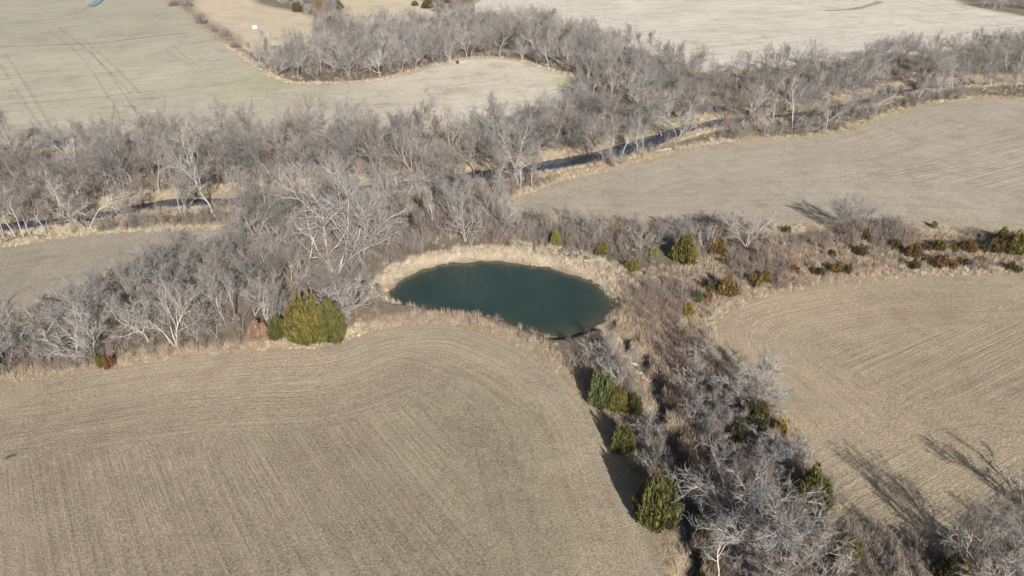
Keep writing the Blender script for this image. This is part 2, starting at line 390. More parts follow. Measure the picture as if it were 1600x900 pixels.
# ------------------------------------------------------------------ bare tree generator
def vadd(a, b): return (a[0]+b[0], a[1]+b[1], a[2]+b[2])
def vmulv(a, k): return (a[0]*k, a[1]*k, a[2]*k)
def vn(a):
    l = math.sqrt(a[0]**2+a[1]**2+a[2]**2) or 1; return (a[0]/l, a[1]/l, a[2]/l)
def cr(a, b): return (a[1]*b[2]-a[2]*b[1], a[2]*b[0]-a[0]*b[2], a[0]*b[1]-a[1]*b[0])
class MB:
    def __init__(s): s.V = []; s.F = []
    def tube(s, pts, rad, n):
        base = len(s.V); m = len(pts)
        d = vn(vadd(pts[-1], vmulv(pts[0], -1))); u = vn(cr(d, (1, 0, 0) if abs(d[0]) < .8 else (0, 1, 0))); v = cr(d, u)
        for p, r in zip(pts, rad):
            for k in range(n):
                a = 2*math.pi*k/n; s.V.append(vadd(p, vadd(vmulv(u, r*math.cos(a)), vmulv(v, r*math.sin(a)))))
        for i in range(m-1):
            for k in range(n):
                a = base+i*n+k; b = base+i*n+(k+1) % n; s.F.append((a, b, b+n, a+n))
    def blade(s, p, q, w, side):
        b = len(s.V); s.V += [vadd(p, vmulv(side, w*.5)), vadd(p, vmulv(side, -w*.5)), q]; s.F.append((b, b+1, b+2))
def rdir(g):
    a = g.uniform(0, 6.283); zz = g.uniform(-1, 1); r = math.sqrt(1-zz*zz); return (r*math.cos(a), r*math.sin(a), zz)
def bend(d, ang, g, phi=None):
    u = vn(cr(d, rdir(g))); 
    return vn(vadd(vmulv(d, math.cos(ang)), vmulv(u, math.sin(ang))))
def tree_meshes(name, seed, H, stems=1, lean=.1, fork=.35, nl1=7, spread=.75, trop=.25, crook=.18, r0=.17, dens=1.0, thick=1.0, droop=0.0, l1=.5):
    g = random.Random(seed); T = MB(); C = MB()
    def grow(p, d, L, r, lev):
        nseg = (7, 5, 4, 2)[lev]; pts = [p]; dirs = [d]; rad = [r]
        endr = r*(.35, .3, .35, .4)[lev]
        for i in range(nseg):
            d = vn(vadd(vadd(d, vmulv(rdir(g), crook*(1, 1.4, 1.6, 1.6)[lev])), (0, 0, trop*(.35, 1, .8, .5)[lev]/nseg*3-(droop/nseg if lev > 1 else 0))))
            p = vadd(p, vmulv(d, L/nseg)); pts.append(p); dirs.append(d); rad.append(r+(endr-r)*(i+1)/nseg)
        (T if lev < 3 else C).tube(pts, rad, (6, 5, 3, 3)[lev])
        def at(t):
            f = t*nseg; i = min(int(f), nseg-1); f -= i
            return vadd(vmulv(pts[i], 1-f), vmulv(pts[i+1], f)), dirs[i+1], rad[i]+(rad[i+1]-rad[i])*f
        if lev == 0:
            n = nl1; t0 = fork
            for i in range(n):
                t = t0+(1-t0)*(i+g.random()*.6)/n; q, dd, rr = at(min(t, .98))
                grow(q, bend(dd, spread*g.uniform(.55, 1.25), g), H*l1*g.uniform(.7, 1.15)*(1.15-.5*(t-t0)/(1-t0)), rr*g.uniform(.55, .8), 1)
            grow(pts[-1], dirs[-1], H*l1*.7, rad[-1], 1)
        elif lev == 1:
            n = max(3, int(8*dens*g.uniform(.8, 1.2)))
            for i in range(n):
                t = .18+.82*(i+g.random())/n; q, dd, rr = at(min(t, .99))
                grow(q, bend(dd, g.uniform(.4, .95), g), L*.52*g.uniform(.6, 1.15)*(1.2-.6*t), max(rr*.66, .032), 2)
        elif lev == 2:
            n = max(3, int(7*dens*g.uniform(.8, 1.2)))
            for i in range(n):
                t = .15+.85*(i+g.random())/n; q, dd, rr = at(min(t, .99))
                grow(q, bend(dd, g.uniform(.35, .9), g), L*.5*g.uniform(.6, 1.2), max(rr*.55, .018), 3)
        else:
            n = max(3, int(4.6*dens*g.uniform(.7, 1.3)))
            for i in range(n):
                t = .1+.9*(i+g.random())/n; q, dd, rr = at(min(t, .99)); td = bend(dd, g.uniform(.25, .9), g)
                l = g.uniform(.35, .9)*(H/13)**.5; C.blade(q, vadd(q, vmulv(td, l)), .025*thick, vn(cr(td, rdir(g))))
    for sidx in range(stems):
        a = 6.283*(sidx+g.random()*.6)/stems; ln = lean*g.uniform(.6, 1.3)
        d = vn((math.cos(a)*ln, math.sin(a)*ln, 1)); k = g.uniform(.85, 1.1) if stems > 1 else 1
        grow((math.cos(a)*.12*(stems > 1), math.sin(a)*.12*(stems > 1), -.35), d, H*.62*k, r0*H/13*(1 if stems == 1 else .8), 0)
    top = max(v[2] for v in C.V); k = H/top if top > 0 else 1
    for M in (T, C): M.V = [(v[0]*k, v[1]*k, v[2]*k) for v in M.V]
    return mesh(name+'_trunk', T.V, T.F, BARK, True), mesh(name+'_crown', C.V, C.F, TWIG)
VAR = {}
spec = {
 'tall':   dict(H=14, stems=1, lean=.06, fork=.42, nl1=8, spread=.85, trop=.16),
 'tall2':  dict(H=14, stems=1, lean=.12, fork=.35, nl1=8, spread=.95, trop=.1, crook=.26),
 'vase':   dict(H=14, stems=3, lean=.34, fork=.30, nl1=5, spread=.8, trop=.14, crook=.22),
 'vase2':  dict(H=13, stems=4, lean=.46, fork=.35, nl1=4, spread=.8, trop=.15, crook=.22),
 'dome':   dict(H=11, stems=1, lean=.05, fork=.22, nl1=9, spread=1.0, trop=.22, dens=1.12, l1=.6),
 'dome2':  dict(H=10, stems=2, lean=.30, fork=.20, nl1=6, spread=1.0, trop=.16, dens=1.1, l1=.6),
 'twin':   dict(H=14, stems=2, lean=.16, fork=.40, nl1=6, spread=.9, trop=.12),
 'lean':   dict(H=12, stems=1, lean=.40, fork=.35, nl1=7, spread=.9, trop=.08, crook=.24),
 'slim':   dict(H=11, stems=1, lean=.08, fork=.30, nl1=8, spread=.5, trop=.3, l1=.34, r0=.14, dens=.9),
 'snag':   dict(H=10, stems=1, lean=.2, fork=.3, nl1=5, spread=.9, trop=.0, dens=.45, crook=.3, r0=.2),
 'wide':   dict(H=10, stems=3, lean=.6, fork=.25, nl1=5, spread=.95, trop=.06, crook=.28, droop=.1, l1=.62),
 'small':  dict(H=7, stems=4, lean=.45, fork=.2, nl1=4, spread=.85, trop=.1, r0=.13, dens=.85, thick=.9),
 'fan':    dict(H=7, stems=5, lean=.7, fork=.25, nl1=4, spread=.7, trop=.16, r0=.095, dens=1.05, crook=.2, l1=.5),
 'fan2':   dict(H=9, stems=3, lean=.5, fork=.2, nl1=6, spread=.8, trop=.12, r0=.12, dens=1.1, crook=.22, l1=.55),
 'small2': dict(H=6, stems=3, lean=.3, fork=.15, nl1=6, spread=.95, trop=.08, r0=.14, dens=.85, thick=.9),
}
for i, (k, v) in enumerate(spec.items()): VAR[k] = (tree_meshes(k, 31+i*7, **v), v['H'])
TG = random.Random(77)
def bare_tree(X_, Y_, h, var, label, group=None, pale=0.5, rot=None, name='bare_tree', wid=1.0, tilt=None):
    (tm, cm), H = VAR[var]
    root = bpy.data.objects.new(name, None); COL.objects.link(root); root.empty_display_size = .5
    root.location = (X_, Y_, hz(X_, Y_)); k = h/H
    root.scale = (k*wid, k*wid, k); root.rotation_euler = (tilt[0] if tilt else 0, tilt[1] if tilt else 0, TG.uniform(0, 6.28) if rot is None else rot)
    tag(root, label, 'tree', group)
    a = np.array((.10,.088,.075)); b_ = np.array((.41,.385,.35)); c = a+(b_-a)*pale
    t = np.array((.125,.114,.107))+(np.array((.245,.228,.212))-np.array((.125,.114,.107)))*pale
    j = TG.uniform(-.012, .018)
    for nm, me, cc in (('trunk', tm, c), ('crown', cm, t+np.array((j, 0, -j*.5)))):
        o = bpy.data.objects.new(nm, me); COL.objects.link(o); o.parent = root; o.color = (*[float(q) for q in cc], 1)
    return root

TREES = []   # (x, y) for spacing
def key(bx, by, ty, var, label, pale=.6, group=None, wid=1.0, **kw):
    X_, Y_ = P(bx, by); h = rise(bx, by, ty); TREES.append((X_, Y_))
    return bare_tree(X_, Y_, h, var, label, group, pale, wid=wid, **kw)
exec_keys = [
 # south bank of the creek, left part
 (24,370,282,'tall2','pale trunked bare tree at far left, second of the row on the creek bank',.6,1.0),
 (4,372,290,'vase','bare tree cut by the left frame edge at the creek',.6,1.0),
 (38,371,288,'tall','bare tree with a stout straight pale trunk beside the creek at far left',.65,.9),
 (48,368,296,'slim','thin pale trunk right beside the stout one on the creek bank at far left',.6,1.0),
 (70,363,290,'lean','bare tree arching over the grassy creek bank at left',.55,1.0),
 (78,361,300,'slim','slim bare tree next to the blue gap of creek water at left',.55,1.0),
 (137,356,268,'wide','spreading bare tree with tangled low white limbs over the creek at left',.75,1.1),
 (128,346,285,'tall2','slender bare tree just left above the tangled low-limbed one',.5,.9),
 (207,353,300,'slim','thin crooked bare stem on the straw bank right of the tangled low-limbed tree',.5,.8),
 (216,344,262,'lean','bare tree leaning left from the straw creek bank, white lower trunk',.7,1.0),
 (284,337,262,'tall','left trunk of the pair standing on the straw bank by the creek bend',.6,.9),
 (292,336,270,'slim','right trunk of the pair standing on the straw bank by the creek bend',.55,1.0),
 (332,332,225,'lean','bare tree with a bright white leaning base at the right end of the straw bank',.8,1.0),
 (378,323,235,'tall2','bare tree with white slanting trunk right of the straw bank',.75,.9),
 # north bank
 (310,287,170,'vase','tallest white-limbed bare tree rising above the far creek bank into the pale field',.95,.85),
 (455,264,182,'vase2','vase-shaped bare tree with dark crown and pale fanning limbs, before the pale bay field',.55,1.1),
 (438,282,200,'tall','tall thin bare tree just left before the vase-shaped one',.6,.8),
 (82,266,226,'dome','rounded dark grey bare tree at the far left by the big field',.3,1.1),
 (30,270,225,'dome2','low domed dark bare tree at the left frame edge beside the big field',.3,1.1),
 (128,285,232,'lean','dark wind-swept looking bare tree right of the domed ones at far left',.25,1.1),
 (195,270,208,'dome','fan-shaped bare tree standing out against the greenish field, left of the tallest white one',.4,1.0),
 (240,275,212,'dome2','low rounded bare tree left of the tallest white-limbed one',.4,1.0),
 (383,262,192,'dome','grey rounded bare tree between the tallest white one and the vase-shaped one',.45,1.0),
 (510,262,195,'dome','bare tree with dense purplish grey crown right of the vase-shaped tree',.4,1.0),
 (585,262,168,'vase2','broad lilac grey bare tree crown against the pale bay field',.45,1.2),
 (678,243,172,'slim','small dark-trunked bare tree standing alone against the pale bay field',.2,1.4),
 (692,258,215,'lean','bare tree leaning beside the small dark-trunked one',.45,.9),
 (740,262,166,'tall','tall round-crowned bare tree in the creek belt, right of the small dark one',.6,1.0),
 (752,240,180,'vase','bare tree behind the tall round-crowned one, crown against the pale bay',.4,1.0),
 (811,292,178,'vase2','large vase-shaped white-trunked bare tree on the near bank left of open blue water',.75,1.05),
 (832,293,215,'slim','thin white stem right of the large vase-shaped tree on the creek bank',.7,1.0),
 (768,302,232,'tall2','pale forked bare tree left of the large vase-shaped one, over the dark shaded bank',.75,.8),
 (779,298,240,'slim','thin bare stem close right of the pale forked tree',.6,1.0),
 (602,322,262,'tall','white straight trunk at the water edge in the middle of the left belt',.85,.9),
 (628,316,255,'wide','low spreading bright white bare tree with star-like limbs over the creek',1.0,1.1),
 (658,318,262,'tall2','pale bare tree right beside the bright star-limbed one',.75,.9),
 (702,318,272,'wide','white limbed tree leaning right, low over the dark creek shade',.85,1.0),
 (868,222,148,'lean','white leaning trunk at the left end of the clump above the open blue water',.8,1.1),
 (885,228,150,'dome','bushy grey bare tree in the clump above the open blue water',.45,1.1),
 (922,232,150,'dome2','wide domed bare tree in the middle of the clump above the open blue water',.45,1.1),
 (948,249,165,'vase','white-trunked bare tree on the bank at the right end of the open blue water',.85,1.0),
 (973,232,145,'tall','tall crooked white stem right of the clump above the open water',.8,.8),
 (995,241,180,'lean','bare tree with a trunk leaning right over the narrow blue creek reach',.7,.9),
 (1003,236,190,'slim','short white trunk standing in the narrow blue creek reach',.85,1.0),
 (1060,214,150,'wide','low many-limbed bright white tree on the near creek bank',1.0,.85),
 (1036,205,112,'tall2','tall grey bare tree behind the bright many-limbed one',.5,.9),
 (1158,196,112,'tall2','pale leaning trunk with round airy crown on the creek bank, upper right',.8,1.1),
 (1176,190,130,'slim','thin bare tree immediately right of the leaning pale trunk',.6,1.1),
 (1238,199,112,'tall','straight white trunk standing before dark creek shade, upper right',.75,1.1),
 (1262,182,100,'dome2','wide grey bare tree behind the straight white trunk, upper right',.45,1.2),
 (1291,203,135,'lean','left one of two crossing pale trunks at the light green field edge',.8,1.0),
 (1300,200,128,'lean','right one of two crossing pale trunks at the light green field edge',.8,1.0),
 (1345,172,112,'dome','domed grey bare tree left of the small blue water gap, upper right',.5,1.2),
 (1436,152,106,'dome2','low wide domed bare tree right of the small blue water gap',.45,1.2),
 (1470,143,90,'slim','straight thin trunk with white foot near the field curve, upper right',.7,1.3),
 (1487,145,84,'tall','pale trunk with forked white limbs near the field curve, upper right',.85,1.0),
 (1535,112,72,'tall2','bare tree with white stem at the edge of the far pale field, upper right',.7,1.0),
 (1572,115,56,'lean','tall white double-stemmed tree leaning right by the right frame edge',.9,1.0),
 # far belt
 (574,98,52,'vase','white-trunked forked tree in the middle of the far belt',.75,1.0),
 (702,98,42,'vase2','fan-shaped pale limbed tree in the far belt before the inner bay corner',.65,1.1),
 (735,92,36,'tall','bare tree at the end of the straight part of the far belt',.5,1.0),
 (780,88,12,'dome','dark rounded bare tree behind the tip of the bay field',.35,1.2),
 (834,84,12,'tall','tall pale bare tree standing above the far belt against the top right field',.7,1.05),
 (643,86,42,'slim','white single stem in the far belt left of the fan-shaped tree',.8,1.2),
 (915,95,35,'dome','bare tree behind the belt where it turns right toward the creek',.4,1.2),
 # woods left of the pond
 (526,430,232,'vase','huge white-limbed bare tree in the centre of the woods, crown over the creek',.85,1.05),
 (518,426,300,'lean','pale bare tree leaning left from the foot of the huge white-limbed one',.85,1.0),
 (480,424,320,'lean','slanting bare tree left of the huge white-limbed one',.7,1.1),
 (566,408,290,'vase2','bare tree fanning to the right of the huge white-limbed one, toward the pond',.7,1.1),
 (545,402,300,'tall2','straight bare tree between the huge one and the fanning one near the pond',.7,.9),
 (466,466,395,'lean','bright pale trunk leaning left out from behind the big rusty cedar',.95,.8),
 (417,500,425,'vase2','white Y-forked tree just behind the small green cedar',.9,1.0),
 (353,508,425,'tall2','straight pale trunk in the woods left of the white Y-forked tree',.85,.8),
 (320,494,405,'tall2','bare tree with grey twisting trunk two to the left of the Y-forked tree',.6,.9),
 (368,494,418,'slim','thin pale stem between the straight pale trunk and the Y-forked tree',.75,1.0),
 (275,540,438,'vase2','large fan-shaped bare tree at the front of the left woods',.75,1.1),
 (282,510,440,'small','little pale bare tree behind the foot of the large fan-shaped one',.8,1.0),
 (300,520,440,'small','bushy pale little tree right of the large fan-shaped one',.7,1.0),
 (232,533,440,'tall2','bright white short trunk with a low limb reaching left, front of the left woods',.95,1.0),
 (143,558,480,'small','white bushy tree standing just left above the low green and rusty shrubs',.95,1.0),
 (119,558,468,'lean','pale slanting trunk left of the white bushy tree at the left woods edge',.8,.9),
 (78,538,460,'lean','bleached white leaning tree with lichen-coloured crown at left',1.0,.9),
 (120,495,440,'snag','bare dead white snag with forked stubs above the left woods',1.0,.8),
 (12,572,500,'small','grey bare tree at the left frame corner of the near field edge',.5,1.1),
 (30,515,455,'lean','dark bare tree whose long shadow falls on the narrow field at left',.3,.8),
 (225,480,395,'vase','bare tree in the middle of the left woods',.6,1.0),
 (170,480,410,'vase2','bare tree at the upper left rim of the left woods beside the narrow field',.6,1.0),
 (250,450,365,'vase2','bushy bare tree on the rim of the woods next to the narrow field',.5,1.1),
 # right of the pond and down the gully
 (1182,626,556,'fan','wide pale silvery tree crown spreading over a dark cedar, right of the gully',.95,1.25),
 (1082,602,548,'small','slim grey tree beside the gully, left of the wide silvery tree',.75,.8),
 (1096,562,520,'small2','little pale bare tree at the edge of the tan field, above the wide silvery one',.7,.9),
 (1117,632,580,'small','narrow grey bare tree between the gully and the wide silvery tree',.6,.9),
 (1086,660,610,'small2','grey bare tree in the gully thicket, right of the black strip',.6,.9),
 (1072,765,706,'snag','dead white bent snag with a long horizontal limb beside the gully',1.0,.7),
 (1178,850,700,'fan2','large pale grey bare tree filling the thicket at the bottom of the picture',.75,.9),
 (1122,902,815,'lean','bright white slanting trunk at the bottom frame edge left of the large pale tree',1.0,.9),
 (1212,735,672,'fan','bare grey tree spreading between two cedars, right of the gully',.65,1.1),
 (1246,780,735,'small2','little white branchy tree in front of the cedar at the tan field edge',.95,.9),
 (1232,905,800,'fan','pale bushy tree at the bottom frame edge right of the large pale tree',.8,1.0),
 (1280,935,865,'small2','pale tree cut by the bottom frame edge next to the green cedar',.8,1.0),
 (1545,915,830,'small','pale bare tree in the grassy corner at lower right',.85,1.1),
 (1515,890,762,'vase','thin upright bare tree at lower right casting long fanned shadows on the tan field',.5,.7),
 (1603,800,725,'small','pale bare tree cut by the right frame edge, long shadow on the field',.9,1.1),
 (942,560,508,'small','grey bare tree below the pond corner, behind the bluish cedar',.7,1.0),
 (970,592,528,'small','silvery bare tree right behind the bluish cedar by the gully',.8,.9),
 (1012,690,640,'small2','grey shrubby tree between two cedars on the left side of the gully',.75,.9),
 (1020,730,680,'small','silvery shrubby tree above the big round cedar on the left side of the gully',.8,.8),
 # hedge right of the pond
 (1166,386,322,'fan2','wide silvery bare tree in the hedge, right of the rusty cedar',.95,1.2),
 (1104,394,345,'small','small pale bare tree standing in front of the rusty green cedar in the hedge',.95,.8),
 (1335,362,300,'fan2','round grey bare tree on the field edge casting a long shadow, upper right hedge',.6,1.1),
 (1385,362,330,'fan','low grey domed tree right of the round shadow-casting one in the hedge',.5,1.1),
 (1002,392,350,'dome2','wide low grey tree with drooping limbs above the pond right end',.75,1.0),
 (930,382,345,'small','grey bushy bare tree above the pond, left of the drooping-limbed one',.6,1.1),
 (783,366,308,'tall2','pale white-stemmed tree at the left tip of the middle right field',.8,.9),
]
for bx, by, ty, var, label, pale, wid in exec_keys: key(bx, by, ty, var, label, pale, wid=wid)

def to_px(a, b_):
    zc = b_*math.cos(PITCH)+HCAM*math.sin(PITCH); yc = HCAM*math.cos(PITCH)-b_*math.sin(PITCH)
    return 800+FPX*a/zc, 450+FPX*yc/zc
CEDARS = [
 (482,541,458,70,'olive','dome','largest cedar, olive and rusty brown, at the near field edge left of the pond'),
 (514,538,462,58,'green','cone','green cedar pressed against the right side of the largest rusty one'),
 (459,528,470,30,'rust','dome','rusty shoulder cedar on the left side of the largest cedar'),
 (432,532,494,36,'green','cone','small green cone-shaped cedar between the pinkish brown shrub and the largest cedar'),
 (155,576,552,22,'olive','bush','low olive green cedar bush, left half of the pair at the left field edge'),
 (170,576,553,22,'red','bush','low rusty brown bush, right half of the pair at the left field edge'),
 (76,482,457,20,'rust','dome','small rusty olive cedar beside the narrow field at the far left'),
 (939,634,577,44,'blue','dome','bluish green cedar on the left edge of the gully, biggest of a trio'),
 (967,641,594,32,'olive','dome','yellow-olive cedar in the middle of the trio by the gully'),
 (992,643,608,28,'green','dome','small green cedar, rightmost of the trio by the gully'),
 (975,706,655,42,'green','dome','round green cedar alone between the trio and the big round one at the field edge'),
 (1027,825,742,72,'green','dome','big round dark green cedar on the near field edge left of the gully'),
 (1073,413,358,46,'olive','cone','tall olive green cedar in the hedge right of the pond'),
 (1120,398,358,30,'rust','cone','rusty olive cedar behind the small pale bare tree in the hedge'),
 (986,424,405,28,'olive','bush','low olive cedar at the foot of the drooping-limbed tree above the pond'),
 (940,400,382,30,'olive','bush','low dark olive cedar bush just above the right part of the pond'),
 (868,384,357,17,'yel','cone','small yellow-green cedar alone above the middle of the pond'),
 (1021,402,384,16,'yel','bush','little yellow-green cedar between the low olive one and the tall one'),
 (1019,380,362,16,'yel','dome','yellow-green cedar top showing over the grey hedge brush'),
 (967,362,346,14,'yel','dome','tiny yellow-green cedar at the field edge above the pond'),
 (1079,492,475,24,'gold','bush','small golden olive cedar at the left tip of the tan field'),
 (1090,472,452,17,'blue','dome','small pale bluish cedar at the left end of the hedge'),
 (1108,473,456,16,'red','bush','small rusty red bush next to the pale bluish cedar'),
 (1139,466,428,36,'rust','bush','broad brownish cedar, largest of the low ones at the left hedge end'),
 (1112,458,432,22,'dark','bush','dark cedar just left behind the broad brownish one'),
 (1180,449,425,26,'rust','bush','brown olive cedar right of the broad brownish one'),
 (1196,442,420,18,'olive','dome','olive cedar leaning on the right of the brown olive one'),
 (1190,402,388,16,'olive','bush','small olive bush in the tall grass below the wide silvery tree'),
 (1132,414,400,16,'olive','bush','faint olive bush in the rough grass below the rusty cedar'),
 (1229,364,353,20,'dark','bush','small dark green bush alone at the field edge right of the wide silvery tree'),
 (1350,374,354,22,'olive','dome','olive cedar at the foot of the round shadow-casting bare tree'),
 (1345,399,381,26,'dark','bush','dark olive cedar with brown side in the middle of the hedge'),
 (1402,390,371,22,'olive','dome','olive green cedar, leftmost of the long row to the right frame edge'),
 (1430,402,376,24,'rust','dome','brown and olive cedar, second in the long row'),
 (1449,391,377,20,'dark','bush','low dark cedar, third in the long row'),
 (1470,390,372,24,'olive','dome','round olive cedar, fourth in the long row'),
 (1493,392,379,17,'olive','bush','small olive cedar, fifth in the long row'),
 (1516,392,371,28,'rust','dome','bushy brown olive cedar, sixth in the long row'),
 (1539,393,379,22,'dark','bush','low dark brown cedar just left of the tallest pair at the right edge'),
 (1562,394,370,28,'rust','dome','orange-brown cedar leaning on the left of the tallest hedge cedar'),
 (1568,380,352,26,'olive','cone','pointed olive cedar behind the orange-brown one at right'),
 (1587,398,356,34,'olive','dome','tallest olive brown cedar near the right frame edge in the hedge'),
 (1609,385,360,22,'rust','dome','brown cedar cut by the right frame edge behind the tallest one'),
 (1461,355,343,12,'yel','dome','tiny yellowish cedar poking above the grey brush at the field edge'),
 (1527,368,359,9,'olive','bush','very small olive bush in the shadow by the field edge near the right'),
 (1471,418,396,34,'red','bush','rusty red bush, left one of two on the bank above the tan field'),
 (1490,418,404,26,'red','bush','rusty red bush, right one of two on the bank above the tan field'),
 (1505,413,402,18,'dark','bush','small dark bush right of the rusty red pair'),
 (1538,407,396,13,'rust','bush','small rusty bush in the straw right of the rusty red pair'),
 (1303,400,389,14,'red','bush','small dark red bush alone in the straw, middle of the hedge'),
 (1280,431,415,22,'dark','bush','dark brown bush at the edge of the tan field, left of the thicket'),
 (1307,426,407,26,'rust','bush','brown bush right of the dark one at the tan field edge'),
 (1325,428,410,18,'dark','bush','dark bush at the left foot of the grey thicket'),
 (1243,427,413,20,'red','bush','reddish brown bush left of the dark brown one at the tan field edge'),
 (1432,420,400,18,'dark','bush','dark brown bush right of the grey thicket'),
 (1590,424,411,26,'dark','bush','dark brown low bush at the right frame edge above the tan field'),
 (1180,672,624,56,'dark','dome','dark green cedar shaded beneath the wide silvery tree'),
 (1219,681,655,26,'gold','bush','golden rusty small cedar right of the dark one under the silvery tree'),
 (1154,694,662,34,'dark','dome','round dark olive cedar with shadow on the straw, right of the gully'),
 (1273,801,740,66,'green','dome','large green cedar behind a little white tree at the edge of the tan field'),
 (1323,897,836,42,'olive','dome','olive green cedar at the bottom edge of the picture'),
 (1100,836,815,22,'dark','bush','brownish olive bush hidden in the bottom thicket'),
 (1066,532,508,13,'green','cone','narrow green cedar in the brown thicket above the gully'),
 (1486,912,872,44,'dark','dome','dark cedar at the bottom edge casting the broad shadow on the tan field'),
 (1508,930,880,34,'gold','bush','golden brown bush beside the dark cedar at the bottom right'),
 (401,530,501,30,'brown','dome','round pinkish brown shrub holding dead leaves, left of the small green cedar'),
 (467,18,-1,24,'dark','dome','dark cedar at the top of the picture right of the orange pasture'),
 (500,28,-8,20,'rust','cone','tall brownish cedar behind the far belt end, top of the picture'),
 (527,14,-4,18,'dark','cone','pointed dark cedar right of the tall brownish one, top of the picture'),
 (648,9,-1,12,'green','dome','small green cedar alone at the top middle'),
 (668,13,-6,22,'dark','dome','dark cedar at the top middle beside a grey shrub'),
 (700,4,-6,12,'red','dome','reddish brown shrub at the very top edge, right of the middle'),
 (592,112,100,14,'dark','bush','small dark round bush in the straw at the foot of the far belt'),
 (715,99,92,5,'dark','cone','tiny dark upright bush at the corner of the far belt'),
]
CEDK = [(c[0], c[1], c[3]) for c in CEDARS if c[3] >= 17 and c[1] > 300]
def in_front(px_, py_, depth, wide=.75):     # would hide a cedar the photograph shows clear
    return any(abs(px_-a) < w_*wide*(1.5 if b_ > 780 else 1) and b_-6 < py_ < b_+depth for a, b_, w_ in CEDK)
# trees that fill the woods between the ones above
def in_px(pg, n, gap, hr, seed, excl_creek=2.9, extra=None):
    g = random.Random(seed); pgw = np.array([P(*p) for p in pg]); x0, y0 = pgw.min(0); x1, y1 = pgw.max(0); out = []
    cand = [(g.uniform(x0, x1), g.uniform(y0, y1)) for _ in range(n*60)]
    cx_ = np.array([c[0] for c in cand]); cy_ = np.array([c[1] for c in cand])
    ok = inside(pgw, cx_, cy_) & (dist(CREEK, cx_, cy_, False) > excl_creek) & (sd(POND, cx_, cy_) < -2) & (dist(GULLY, cx_, cy_, False) > 3.0)
    for pgf in FP.values(): ok &= ~inside(pgf, cx_, cy_)
    for (a, b_), o in zip(cand, ok):
        if not o or in_front(*to_px(a, b_), 48): continue
        if all((a-c)**2+(b_-d)**2 > gap*gap for c, d in TREES):
            TREES.append((a, b_)); out.append((a, b_, g.uniform(*hr), g))
            if len(out) >= n: break
    return out
BIG = ['tall', 'tall2', 'vase', 'vase2', 'dome', 'dome2', 'twin', 'lean', 'slim', 'vase', 'twin']
SM = ['small', 'small2', 'slim', 'lean', 'fan2', 'fan', 'fan']
FILL = [
 ('left_creek_north', [(-60,300),(0,232),(150,228),(300,218),(500,212),(650,208),(760,203),(850,192),(850,262),(700,285),(480,308),(300,315),(100,340),(-60,360)], 52, 5.0, (9,13.5), BIG, 'bare grey tree in the belt between the creek and the wide upper left field', 'bare trees north of the creek, left half', .42),
 ('left_creek_south', [(400,330),(480,300),(640,290),(800,285),(830,300),(780,325),(800,350),(740,375),(640,385),(600,420),(560,450),(440,440),(390,390)], 24, 4.6, (7,12), BIG, 'bare grey tree in the woods between the creek and the pond', 'bare trees between creek and pond', .5),
 ('left_woods', [(-60,560),(60,500),(130,468),(200,442),(270,420),(380,385),(440,400),(520,440),(560,500),(540,520),(400,520),(300,535),(180,548),(60,560),(-20,590)], 34, 3.6, (5,9), BIG[2:]+SM, 'bare tree in the left woods along the near field', 'bare trees in the left woods', .52),
 ('right_creek', [(860,192),(900,140),(1000,150),(1110,112),(1210,108),(1310,98),(1510,78),(1620,62),(1620,150),(1540,150),(1400,168),(1290,206),(1160,214),(1080,228),(950,235),(870,250)], 34, 6.0, (9,13), BIG, 'bare grey tree in the belt along the creek, upper right', 'bare trees along the creek, right half', .45),
 ('right_creek_south', [(1080,226),(1160,205),(1290,195),(1380,165),(1450,150),(1560,142),(1620,148),(1620,156),(1540,150),(1400,172),(1290,210),(1160,218)], 6, 5.0, (4,6), SM, 'low bare tree on the near creek bank beside the middle right field', 'low bare trees on the near creek bank, upper right', .5),
 ('gully_trees', [(1090,740),(1130,640),(1160,620),(1200,640),(1250,720),(1300,800),(1340,900),(1350,960),(1080,960),(1075,820)], 22, 2.6, (3.2,5.2), SM, 'grey bare tree in the thicket of the gully at the bottom of the picture', 'bare trees in the gully thicket', .62),
 ('pond_left', [(560,440),(610,440),(600,480),(560,520)], 5, 2.2, (3,4.5), ['small', 'slim'], 'thin grey sapling on the left shore of the pond', 'saplings left of the pond', .5),
 ('hedge_trees', [(830,345),(960,350),(1100,352),(1140,380),(1000,392),(900,378),(840,362)], 8, 3.2, (3.5,5), SM, 'grey bushy bare tree in the hedge above the pond', 'bushy bare trees above the pond', .5),
 ('corner_trees', [(1500,880),(1560,820),(1640,800),(1640,960),(1480,960)], 3, 3.0, (3,4.5), SM, 'grey shrubby bare tree in the grassy lower right corner', 'shrubby trees in the lower right corner', .75),
]
NB = len(exec_keys)
LOOK = {'tall': 'tall straight', 'tall2': 'tall crooked', 'vase': 'three-stemmed', 'vase2': 'fanning many-stemmed', 'dome': 'round-crowned', 'dome2': 'low wide-crowned',
        'twin': 'two-stemmed', 'lean': 'leaning', 'slim': 'slender', 'small': 'small many-stemmed', 'small2': 'small bushy', 'fan': 'fan-shaped', 'fan2': 'broad bushy'}
